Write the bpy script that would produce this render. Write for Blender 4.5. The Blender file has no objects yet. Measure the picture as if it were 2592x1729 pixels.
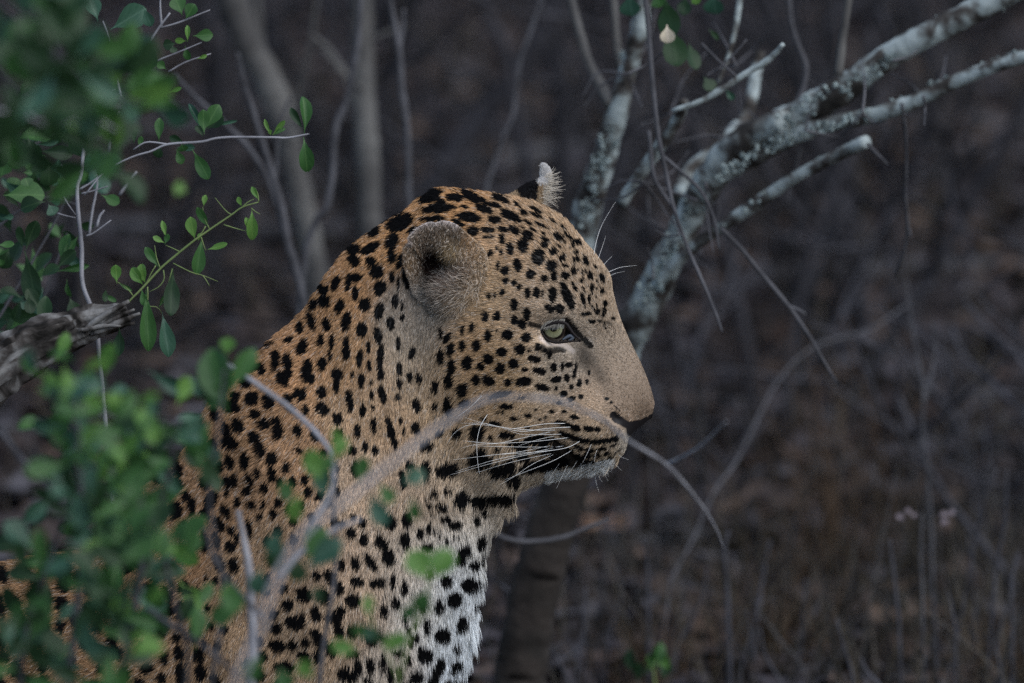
import bpy, math, random
import numpy as np
from mathutils import Vector, Matrix

rng = np.random.default_rng(7)
random.seed(7)
SC = bpy.context.scene
COL = SC.collection

# ------------------------------------------------------------------ camera, sky, sun, exposure
PITCH = math.radians(10.0)
DIST = 8.0                      # metres from the lens to the leopard
WID = 1.06                      # metres of the leopard's plane across the picture
S = WID / 2592.0                # metres for one unit of the picture grid
CX, CY = 1296.0, 864.5
FOC = np.array([0.0, 0.0, 0.68])
FWD = np.array([0.0, math.cos(PITCH), -math.sin(PITCH)])
UPV = np.array([0.0, math.sin(PITCH), math.cos(PITCH)])
RGT = np.array([1.0, 0.0, 0.0])
CAM = FOC - DIST * FWD

cam_d = bpy.data.cameras.new('camera')
cam = bpy.data.objects.new('camera', cam_d)
COL.objects.link(cam)
cam.location = CAM.tolist()
cam.rotation_euler = (math.pi / 2 - PITCH, 0, 0)
cam_d.sensor_width = 36.0
cam_d.lens = 36.0 * DIST / WID
cam_d.clip_start = 0.1
cam_d.clip_end = 2000
cam_d.dof.use_dof = True
cam_d.dof.focus_distance = DIST - 0.06
cam_d.dof.aperture_fstop = 4.6
SC.camera = cam

SUN_EL, SUN_AZ = math.radians(52), math.radians(128)
world = bpy.data.worlds.new('World')
SC.world = world
world.use_nodes = True
wn = world.node_tree
sky = wn.nodes.new('ShaderNodeTexSky')
sky.sky_type = 'NISHITA'
sky.sun_disc = False
sky.sun_elevation = SUN_EL
sky.sun_rotation = SUN_AZ
bg = wn.nodes['Background']
wn.links.new(sky.outputs[0], bg.inputs[0])
bg.inputs[1].default_value = 0.06
sun_d = bpy.data.lights.new('sun', 'SUN')
sun_d.energy = 1.3
sun_d.angle = math.radians(80)
sun_d.color = (1.0, 0.99, 0.975)
sun = bpy.data.objects.new('sun', sun_d)
COL.objects.link(sun)
sdir = Vector((math.sin(SUN_AZ) * math.cos(SUN_EL), math.cos(SUN_AZ) * math.cos(SUN_EL), math.sin(SUN_EL)))
sun.rotation_euler = sdir.to_track_quat('Z', 'Y').to_euler()
SC.view_settings.view_transform = 'Standard'
SC.view_settings.look = 'None'
SC.view_settings.exposure = 1.26
SC.view_settings.gamma = 1.0
SC.render.engine = 'CYCLES'
SC.cycles.use_denoising = False
SC.cycles.max_bounces = 6
SC.cycles.diffuse_bounces = 3
SC.cycles.transmission_bounces = 3
SC.cycles_curves.shape = 'RIBBONS'
SC.cycles_curves.subdivisions = 2


# ------------------------------------------------------------------ helpers
def P(px, py, d=0.0):
    """picture grid (2592 wide) + metres beyond the leopard's plane -> world"""
    px = np.asarray(px, float); py = np.asarray(py, float); d = np.asarray(d, float)
    k = (DIST + d) / DIST
    return (CAM + (DIST + d)[..., None] * FWD + ((px - CX) * S * k)[..., None] * RGT
            + ((CY - py) * S * k)[..., None] * UPV)


def D(x, y):                    # 2351-wide preview grid -> 2592 grid
    return x * 1.10251, y * 1.10268


def crom(pts, n):
    """Catmull-Rom through pts (k,dim) resampled to about n points"""
    p = np.asarray(pts, float)
    if len(p) == 2:
        t = np.linspace(0, 1, n)[:, None]
        return p[0] * (1 - t) + p[1] * t
    p = np.vstack([2 * p[0] - p[1], p, 2 * p[-1] - p[-2]])
    k = len(p) - 3
    u = np.linspace(0, k - 1e-9, n)
    i = u.astype(int); f = (u - i)[:, None]
    a, b, c, e = p[i], p[i + 1], p[i + 2], p[i + 3]
    return 0.5 * (2 * b + (c - a) * f + (2 * a - 5 * b + 4 * c - e) * f ** 2 + (3 * b - a - 3 * c + e) * f ** 3)


def lowf(x, y, s, ph):
    return np.sin(x / s + ph + 1.5 * np.sin(y / (1.4 * s) + ph)) * np.cos(y / (1.1 * s) - ph + 1.3 * np.sin(x / (1.7 * s)))


class MB:
    def __init__(self):
        self.v = []; self.f = []; self.n = 0; self.c = []

    def add(self, v, f, c=None):
        v = np.asarray(v, float)
        self.v.append(v)
        for q in f:
            self.f.append(tuple(int(x) + self.n for x in q))
        self.n += len(v)
        if c is not None:
            self.c.append(np.asarray(c, float))

    def build(self, name, mat, smooth=True):
        me = bpy.data.meshes.new(name)
        me.from_pydata(np.vstack(self.v).tolist(), [], self.f)
        if self.c:
            col = np.vstack(self.c)
            at = me.attributes.new('tint', 'FLOAT_COLOR', 'POINT')
            at.data.foreach_set('color', np.hstack([col, np.ones((len(col), 1))]).ravel().astype(np.float32))
        if smooth:
            me.polygons.foreach_set('use_smooth', [True] * len(me.polygons))
        if mat: me.materials.append(mat)
        me.update()
        return me


def tube_geo(path, rad, segs=8, rough=0.0, cap=True):
    path = np.asarray(path, float)
    rad = np.asarray(rad, float) * np.ones(len(path))
    t = np.gradient(path, axis=0)
    t /= np.linalg.norm(t, axis=1)[:, None] + 1e-12
    ref = np.array([0.0, 1.0, 0.0])
    a = np.cross(t, ref)
    bad = np.linalg.norm(a, axis=1) < 0.05
    a[bad] = np.cross(t[bad], np.array([1.0, 0, 0]))
    a /= np.linalg.norm(a, axis=1)[:, None]
    b = np.cross(t, a)
    th = np.linspace(0, 2 * math.pi, segs, endpoint=False)
    ring = np.cos(th)[None, :, None] * a[:, None] + np.sin(th)[None, :, None] * b[:, None]
    n = len(path)
    rr = rad[:, None] * np.ones((n, segs))
    if rough:
        r0 = rng.normal(0, 1, (n, segs))
        r0 = (r0 + np.roll(r0, 1, 1) + np.roll(r0, 1, 0) + np.roll(r0, -1, 0)) / 2
        r1 = np.interp(np.arange(n), np.linspace(0, n - 1, max(3, n // 4)), rng.normal(0, 1, max(3, n // 4)))
        rr = rr * (1 + rough * (0.6 * r0 + 0.6 * r1[:, None]))
    v = (path[:, None] + ring * rr[..., None]).reshape(-1, 3)
    f = []
    for i in range(n - 1):
        for j in range(segs):
            k = (j + 1) % segs
            f.append((i * segs + j, i * segs + k, (i + 1) * segs + k, (i + 1) * segs + j))
    if cap:
        f.append(tuple(range(segs - 1, -1, -1)))
        f.append(tuple((n - 1) * segs + j for j in range(segs)))
    return v, f


def tag(o, label=None, cat=None, group=None, kind=None):
    if label: o['label'] = label
    if cat: o['category'] = cat
    if group: o['group'] = group
    if kind: o['kind'] = kind
    return o


def link(name, data, parent=None):
    o = bpy.data.objects.new(name, data)
    COL.objects.link(o)
    if parent is not None:
        setpar(o, parent)
    return o


def world_of(o):
    m = Matrix.Translation(o.location) if o.parent is None else Matrix.Identity(4)
    return m


def setpar(o, parent):
    o.parent = parent
    root = parent
    if parent.parent is not None:       # part of a part: the part itself sits at the origin
        o.matrix_parent_inverse = Matrix.Identity(4)
        if parent.get('_w') is None:
            return
    if parent.type == 'EMPTY':
        o.matrix_parent_inverse = Matrix.Translation(-Vector(parent.location))


def thing(name, loc, label, cat, group=None):
    o = bpy.data.objects.new(name, None)
    COL.objects.link(o)
    o.location = [float(x) for x in loc]
    o.empty_display_size = 0.05
    tag(o, label, cat, group)
    return o


def ground_ext(pts3, rads):
    """continue a stem's lower end (first point) into the soil"""
    p0, p1 = pts3[0], pts3[1]
    if p0[2] > 0.0:
        d = (p0 - p1) / np.linalg.norm(p0 - p1)
        d = d * 0.45 + np.array([0, 0, -1.0]); d /= np.linalg.norm(d)
        L = (p0[2] + 0.05) / -d[2]
        ext = [p0 + d * L * k for k in (1.0, 0.66, 0.33)]
        pts3 = np.vstack([ext, pts3])
        rads = np.concatenate([[rads[0] * 1.5, rads[0] * 1.3, rads[0] * 1.1], rads])
    return pts3, rads


# ------------------------------------------------------------------ materials
def mat_new(name):
    m = bpy.data.materials.new(name)
    m.use_nodes = True
    nt = m.node_tree
    return m, nt, nt.nodes['Principled BSDF']


def mat_attr(name, attr, rough=0.7, spec=0.2, mul=None):
    m, nt, b = mat_new(name)
    a = nt.nodes.new('ShaderNodeAttribute'); a.attribute_name = attr
    nt.links.new(a.outputs['Color'], b.inputs['Base Color'])
    b.inputs['Roughness'].default_value = rough
    b.inputs['Specular IOR Level'].default_value = spec
    return m


def mat_noise(name, stops, scale=8.0, detail=6.0, rough=0.85, bump=0.0, spec=0.2, distort=0.0, stretch=(1, 1, 1), bscale=None, bdist=0.002):
    m, nt, b = mat_new(name)
    tc = nt.nodes.new('ShaderNodeTexCoord')
    mp = nt.nodes.new('ShaderNodeMapping'); mp.inputs['Scale'].default_value = stretch
    no = nt.nodes.new('ShaderNodeTexNoise')
    no.inputs['Scale'].default_value = scale; no.inputs['Detail'].default_value = detail
    no.inputs['Distortion'].default_value = distort
    cr = nt.nodes.new('ShaderNodeValToRGB')
    el = cr.color_ramp.elements
    while len(el) < len(stops): el.new(0.5)
    for e, (p, c) in zip(el, stops):
        e.position = p; e.color = (*c, 1)
    L = nt.links.new
    L(tc.outputs['Object'], mp.inputs[0]); L(mp.outputs[0], no.inputs['Vector'])
    L(no.outputs[0], cr.inputs[0]); L(cr.outputs[0], b.inputs['Base Color'])
    b.inputs['Roughness'].default_value = rough
    b.inputs['Specular IOR Level'].default_value = spec
    if bump:
        n2 = nt.nodes.new('ShaderNodeTexNoise')
        n2.inputs['Scale'].default_value = bscale or scale * 3; n2.inputs['Detail'].default_value = 5
        L(mp.outputs[0], n2.inputs['Vector'])
        bp = nt.nodes.new('ShaderNodeBump'); bp.inputs['Strength'].default_value = bump
        bp.inputs['Distance'].default_value = bdist
        L(n2.outputs[0], bp.inputs['Height']); L(bp.outputs[0], b.inputs['Normal'])
    return m


def mat_leaf(name, c0, c1, trans=0.25, rough=0.42):
    m, nt, b = mat_new(name)
    L = nt.links.new
    tc = nt.nodes.new('ShaderNodeTexCoord')
    oi = nt.nodes.new('ShaderNodeObjectInfo')
    no = nt.nodes.new('ShaderNodeTexNoise'); no.inputs['Scale'].default_value = 5.0; no.inputs['Detail'].default_value = 4
    ad = nt.nodes.new('ShaderNodeMath'); ad.operation = 'MULTIPLY_ADD'
    ad.inputs[1].default_value = 0.35
    mx = nt.nodes.new('ShaderNodeMix'); mx.data_type = 'RGBA'
    mx.inputs[6].default_value = (*c0, 1); mx.inputs[7].default_value = (*c1, 1)
    sc = nt.nodes.new('ShaderNodeMath'); sc.operation = 'MULTIPLY_ADD'; sc.inputs[1].default_value = 0.8; sc.inputs[2].default_value = -0.1
    L(tc.outputs['Object'], no.inputs['Vector'])
    L(oi.outputs['Random'], sc.inputs[0])
    L(no.outputs[0], ad.inputs[0]); L(sc.outputs[0], ad.inputs[2])
    L(ad.outputs[0], mx.inputs[0])
    sx = nt.nodes.new('ShaderNodeSeparateXYZ'); L(tc.outputs['Object'], sx.inputs[0])
    ab = nt.nodes.new('ShaderNodeMath'); ab.operation = 'ABSOLUTE'; L(sx.outputs[0], ab.inputs[0])
    mr = nt.nodes.new('ShaderNodeMapRange'); mr.inputs[1].default_value = .015; mr.inputs[2].default_value = .05; mr.inputs[3].default_value = .45; mr.inputs[4].default_value = 0
    L(ab.outputs[0], mr.inputs[0])
    wv = nt.nodes.new('ShaderNodeTexWave'); wv.inputs['Scale'].default_value = 3.2; wv.inputs['Distortion'].default_value = 2.5; wv.bands_direction = 'DIAGONAL'
    L(tc.outputs['Object'], wv.inputs[0])
    m2 = nt.nodes.new('ShaderNodeMix'); m2.data_type = 'RGBA'; m2.inputs[7].default_value = (min(c1[0] * 1.9, 1), min(c1[1] * 1.5, 1), min(c1[2] * 1.7, 1), 1)
    wm = nt.nodes.new('ShaderNodeMath'); wm.operation = 'MULTIPLY_ADD'; wm.inputs[1].default_value = .14
    L(wv.outputs[1], wm.inputs[0]); L(mr.outputs[0], wm.inputs[2]); L(wm.outputs[0], m2.inputs[0]); L(mx.outputs[2], m2.inputs[6])
    mx = m2
    L(mx.outputs[2], b.inputs['Base Color'])
    b.inputs['Roughness'].default_value = rough
    b.inputs['Specular IOR Level'].default_value = 0.25
    tr = nt.nodes.new('ShaderNodeBsdfTranslucent')
    L(mx.outputs[2], tr.inputs[0])
    ms = nt.nodes.new('ShaderNodeMixShader'); ms.inputs[0].default_value = trans
    out = nt.nodes['Material Output']
    L(b.outputs[0], ms.inputs[1]); L(tr.outputs[0], ms.inputs[2]); L(ms.outputs[0], out.inputs[0])
    return m


M = {}
M['fur'] = mat_attr('fur', 'fur_color', 0.8, 0.04)
M['hide'] = mat_attr('hide', 'tint', 0.6, 0.3)
M['whisker'] = mat_noise('whisker', [(0, (0.8, 0.8, 0.78)), (1, (0.9, 0.9, 0.88))], rough=0.4)
M['eye'] = mat_attr('eye', 'tint', 0.06, 0.5)
M['ground'] = mat_noise('soil', [(0.25, (0.006, 0.0045, 0.0045)), (0.40, (0.015, 0.012, 0.012)), (0.52, (0.036, 0.029, 0.029)), (0.64, (0.060, 0.050, 0.051)), (0.8, (0.020, 0.015, 0.014))], scale=3.2, detail=9, rough=0.95, bump=0.6, bdist=0.03, spec=0.1)
M['litter'] = mat_attr('litter', 'tint', 0.8, 0.2)
M['grass'] = mat_attr('grass', 'tint', 0.7, 0.2)
M['lichen'] = mat_noise('lichen_bark', [(0.32, (0.020, 0.018, 0.016)), (0.44, (0.055, 0.05, 0.046)), (0.495, (0.13, 0.14, 0.136)), (0.57, (0.28, 0.325, 0.325)), (0.74, (0.43, 0.485, 0.485))], scale=34, detail=9, rough=0.9, bump=0.6, bscale=70, bdist=0.003, distort=0.4)
M['lichen_dark'] = mat_noise('dark_bark', [(0.30, (0.010, 0.009, 0.008)), (0.55, (0.028, 0.023, 0.02)), (0.75, (0.06, 0.055, 0.05))], scale=17, detail=7, rough=0.9, bump=0.8, bscale=60, bdist=0.006)
M['pale_bark'] = mat_noise('pale_bark', [(0.3, (0.035, 0.034, 0.034)), (0.5, (0.07, 0.068, 0.066)), (0.7, (0.13, 0.128, 0.122))], scale=11, detail=5, rough=0.9, bump=0.4)
M['grey_twig'] = mat_noise('grey_twig', [(0.3, (0.13, 0.13, 0.145)), (0.7, (0.31, 0.31, 0.335))], scale=30, detail=4, rough=0.8, bump=0.3, bscale=200, bdist=0.001)
M['dim_twig'] = mat_noise('dim_twig', [(0.3, (0.03, 0.030, 0.034)), (0.7, (0.10, 0.10, 0.11))], scale=30, detail=4, rough=0.85)
M['mid_twig'] = mat_noise('mid_twig', [(0.3, (0.025, 0.025, 0.03)), (0.7, (0.075, 0.075, 0.088))], scale=30, detail=4, rough=.85)
M['far_bark'] = mat_noise('far_bark', [(0.3, (0.014, 0.014, 0.017)), (0.7, (0.042, 0.041, 0.048))], scale=14, detail=4, rough=0.9)
M['weathered'] = mat_noise('weathered_wood', [(0.36, (0.008, 0.007, 0.006)), (0.47, (0.05, 0.045, 0.042)), (0.60, (0.15, 0.148, 0.145)), (0.78, (0.30, 0.30, 0.30))], scale=30, detail=7, rough=0.9, bump=0.9, bscale=50, bdist=0.004, distort=1.2)
M['green_stem'] = mat_noise('green_stem', [(0.3, (0.10, 0.15, 0.05)), (0.7, (0.17, 0.22, 0.08))], scale=30, rough=0.6)
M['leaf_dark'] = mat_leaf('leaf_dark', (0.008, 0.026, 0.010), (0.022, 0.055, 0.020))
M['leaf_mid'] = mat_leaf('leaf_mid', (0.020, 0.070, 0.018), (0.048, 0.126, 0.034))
M['leaf_light'] = mat_leaf('leaf_light', (0.056, 0.16, 0.032), (0.118, 0.24, 0.05), 0.35)
M['leaf_blue'] = mat_leaf('leaf_blue', (0.016, 0.056, 0.034), (0.046, 0.11, 0.068), 0.15, 0.35)
M['leaf_dead'] = mat_leaf('leaf_dead', (0.55, 0.47, 0.33), (0.62, 0.55, 0.42), 0.2, 0.7)
M['leaf_tan'] = mat_leaf('leaf_tan', (0.20, 0.13, 0.09), (0.27, 0.17, 0.11), 0.1, 0.8)

# ------------------------------------------------------------------ ground
gx = np.concatenate([[-400, -60, -12], np.linspace(-3, 3, 61), [12, 60, 400]])
gy = np.concatenate([[-60, -12, -6], np.linspace(-2.5, 9, 93), [14, 40, 120, 800]])
GX, GY = np.meshgrid(gx, gy)
def gh(x, y):
    return 0.03 * np.sin(1.7 * x + 0.6) * np.sin(1.3 * y + 1) + 0.015 * np.sin(4.3 * x + 2 * y) * np.sin(3.7 * y - 1.5 * x) - 0.03
GZ = np.where((abs(GX) <= 3.01) & (abs(GY) < 9.01), gh(GX, GY), -0.03)
mb = MB()
nx = len(gx); ny = len(gy)
mb.add(np.stack([GX, GY, GZ], -1).reshape(-1, 3), [(j * nx + i, j * nx + i + 1, (j + 1) * nx + i + 1, (j + 1) * nx + i) for j in range(ny - 1) for i in range(nx - 1)])
g = link('ground', mb.build('ground', M['ground']))
tag(g, 'dark brown soil of the bush floor', 'ground', kind='structure')

# ------------------------------------------------------------------ LEOPARD
# stations nose -> rump: top outline, lower outline, half depth, where the widest point lies, roundness above / below
ST = [
    (1657, 1022, 1650, 1058, 26, .45, .5, .5),
    (1646, 980, 1616, 1084, 58, .45, .45, .5),
    (1620, 915, 1592, 1108, 86, .60, .48, .5),
    (1590, 855, 1575, 1142, 106, .68, .50, .45),
    (1567, 800, 1538, 1172, 126, .70, .55, .42),
    (1551, 745, 1478, 1180, 150, .62, .55, .42),
    (1541, 697, 1420, 1184, 176, .55, .50, .45),
    (1510, 650, 1362, 1204, 202, .50, .50, .5),
    (1466, 601, 1320, 1224, 222, .50, .5, .5),
    (1417, 551, 1294, 1254, 238, .50, .5, .5),
    (1345, 513, 1289, 1270, 246, .50, .5, .5),
    (1268, 497, 1264, 1306, 244, .50, .5, .5),
    (1180, 486, 1232, 1352, 240, .48, .5, .5),
    (1102, 485, 1208, 1414, 238, .48, .5, .5),
    (1036, 529, 1198, 1480, 240, .48, .5, .5),
    (948, 584, 1182, 1568, 252, .50, .5, .5),
    (860, 661, 1162, 1657, 270, .52, .5, .5),
    (772, 788, 1136, 1745, 300, .54, .5, .5),
    (661, 893, 1110, 1880, 335, .55, .5, .5),
    (553, 1003, 1070, 2080, 360, .55, .5, .5),
    (463, 1157, 1000, 2250, 365, .55, .5, .5),
    (331, 1272, 850, 2380, 355, .55, .5, .5),
    (235, 1385, 650, 2470, 350, .55, .5, .5),
    (60, 1425, 430, 2510, 355, .55, .5, .5),
    (-200, 1480, 120, 2530, 360, .55, .5, .5),
    (-560, 1680, -250, 2545, 350, .55, .5, .5),
    (-840, 2030, -600, 2548, 300, .55, .5, .5),
    (-960, 2320, -850, 2550, 190, .55, .5, .5),
    (-1000, 2440, -960, 2548, 50, .5, .5, .5),
]
ST = np.array(ST, float)
mid = (ST[:, 0:2] + ST[:, 2:4]) / 2
top = ST[:, 0:2]
seg = 0.5 * np.linalg.norm(np.diff(mid, axis=0), axis=1) + 0.5 * np.linalg.norm(np.diff(top, axis=0), axis=1)
cnt = np.maximum(3, (seg / np.where(np.arange(len(seg)) < 14, 3.2, np.where(np.arange(len(seg)) < 21, 6, 12))).astype(int))
uu = np.concatenate([np.linspace(i, i + 1, c, endpoint=False) for i, c in enumerate(cnt)] + [[len(seg)]])


def st_eval(u):
    p = np.vstack([2 * ST[0] - ST[1], ST, 2 * ST[-1] - ST[-2]])
    i = np.minimum(u.astype(int), len(ST) - 2); f = (u - i)[:, None]
    a, b, c, e = p[i], p[i + 1], p[i + 2], p[i + 3]
    return 0.5 * (2 * b + (c - a) * f + (2 * a - 5 * b + 4 * c - e) * f ** 2 + (3 * b - a - 3 * c + e) * f ** 3)


R = st_eval(uu)
R[:, 4] = np.maximum(R[:, 4], 12)
NR = len(R); NT = 190
phi = np.linspace(0, math.pi, NT)
tt = (1 - np.cos(phi)) / 2
tm = np.clip(R[:, 5], .3, .8)[:, None]
gprof = np.where(tt[None] < tm, np.sin(math.pi / 2 * np.clip(tt[None] / tm, 0, 1)) ** (2 * R[:, 6][:, None]) if False else
                 np.sqrt(np.clip(1 - ((tm - tt[None]) / tm) ** 2, 0, 1)) ** (R[:, 6][:, None] / 0.5),
                 np.sqrt(np.clip(1 - ((tt[None] - tm) / (1 - tm)) ** 2, 0, 1)) ** (R[:, 7][:, None] / 0.5))
PX = R[:, 0][:, None] * (1 - tt) + R[:, 2][:, None] * tt
PY = R[:, 1][:, None] * (1 - tt) + R[:, 3][:, None] * tt
WD = R[:, 4][:, None] * gprof


def gauss(x, y, cx, cy, sx, sy, ang=0.0):
    a = math.radians(ang); c, s = math.cos(a), math.sin(a)
    dx, dy = x - cx, y - cy
    return np.exp(-0.5 * (((dx * c + dy * s) / sx) ** 2 + ((-dx * s + dy * c) / sy) ** 2))


def inpoly(x, y, poly):
    r = np.zeros(x.shape, bool)
    n = len(poly)
    for i in range(n):
        x0, y0 = poly[i]; x1, y1 = poly[(i + 1) % n]
        c = ((y0 > y) != (y1 > y)) & (x < (x1 - x0) * (y - y0) / (y1 - y0 + 1e-9) + x0)
        r ^= c
    return r


def polydist(x, y, pts, closed=False):
    d = np.full(x.shape, 1e9)
    n = len(pts)
    for i in range(n if closed else n - 1):
        ax, ay = pts[i]; bx, by = pts[(i + 1) % n]
        vx, vy = bx - ax, by - ay
        t = np.clip(((x - ax) * vx + (y - ay) * vy) / (vx * vx + vy * vy + 1e-9), 0, 1)
        d = np.minimum(d, np.hypot(x - ax - t * vx, y - ay - t * vy))
    return d


def Z2(pts, ox, oy, k):
    return [(ox + a / k, oy + b / k) for a, b in pts]


ek = 5.2267
EAR = Z2([(165, 320), (225, 250), (300, 180), (400, 125), (480, 108), (540, 128), (620, 92), (720, 105), (820, 150), (920, 230), (1000, 300), (1080, 360), (1150, 430), (1210, 520), (1240, 640), (1230, 780), (1190, 900), (1150, 1000), (1100, 1100), (1000, 1180), (900, 1250), (780, 1290), (650, 1290), (540, 1270), (440, 1220), (340, 1140), (270, 1080), (230, 1000), (225, 920), (170, 820), (130, 700), (118, 560), (108, 445), (150, 410), (185, 385)], 1000, 540, ek)
EYE = [(1372, 831), (1384, 824), (1400, 819), (1418, 816), (1431, 820), (1440, 830), (1450, 845), (1462, 857), (1471, 863), (1446, 861), (1426, 864), (1407, 866), (1390, 862), (1378, 852), (1372, 840)]
MOUTH = Z2([(1840, 950), (1800, 1060), (1720, 1140), (1620, 1190), (1520, 1165), (1440, 1090), (1350, 1010), (1250, 965), (1100, 985), (960, 1010)], 1000, 800, 3.1347)
DENT = [(1045, 740), (1050, 850), (1075, 1000), (1120, 1150), (1200, 1262)]


def relief(x, y, ear=True):
    """how far skin stands out (+) or in (-), in grid units"""
    h = 14 * gauss(x, y, 1250, 880, 120, 90)                       # cheek
    h += 20 * gauss(x, y, 1475, 1095, 62, 48, 20)                  # whisker pad
    h += -10 * gauss(x, y, 1400, 985, 45, 40)                      # hollow before the cheek
    h += -20 * gauss(x, y, 1425, 842, 46, 26, 25)                  # eye socket
    h += 24 * gauss(x, y, 1410, 786, 60, 20, 8)                    # brow
    h += 12 * gauss(x, y, 1400, 885, 50, 14, 15)                   # lower lid
    h += -22 * gauss(x, y, 1500, 900, 36, 70, -30)                 # side of the nose
    h += -22 * np.exp(-0.5 * (polydist(x, y, DENT) / 42) ** 2)     # behind ear and ruff
    h += -9 * np.exp(-0.5 * (polydist(x, y, MOUTH) / 5) ** 2)      # mouth slit
    h += -14 * gauss(x, y, 1340, 1120, 70, 35, 10)                 # mouth corner
    h += 16 * gauss(x, y, 1220, 1160, 70, 60)                      # ruff
    h += -14 * gauss(x, y, 1556, 1058, 12, 9, 45)                  # nostril
    h += 18 * gauss(x, y, 780, 1250, 130, 190, -20)                # shoulder
    h += -16 * gauss(x, y, 950, 1350, 60, 220, -15)
    h += 12 * gauss(x, y, 1100, 1500, 90, 160, -8)
    h += 5 * np.sin(x / 37 + 1.3 * np.sin(y / 71)) * np.sin(y / 49) * np.clip((1150 - x) / 300, 0, 1)
    if ear:
        h = np.where(inpoly(x, y, EAR), h - 62 * np.clip(polydist(x, y, EAR, True) / 30, 0, 1) ** .8, h)
    ins = inpoly(x, y, EYE)
    h = np.where(ins, h - 16 - np.minimum(polydist(x, y, EYE, True), 8), h)
    return h


def depth_mid(py):
    """the animal's middle plane is upright while the lens looks down"""
    return -(CY - py) * S * math.tan(PITCH)


edge = np.clip(gprof * 1.8, 0, 1)
WN = WD + relief(PX, PY) * edge
DN = depth_mid(PY) - WN * S                      # near side
DN0 = depth_mid(PY) - (WD + relief(PX, PY, False) * edge) * S   # the same without the hollow under the ear
DF = depth_mid(PY) + WN * S                      # far side

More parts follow.
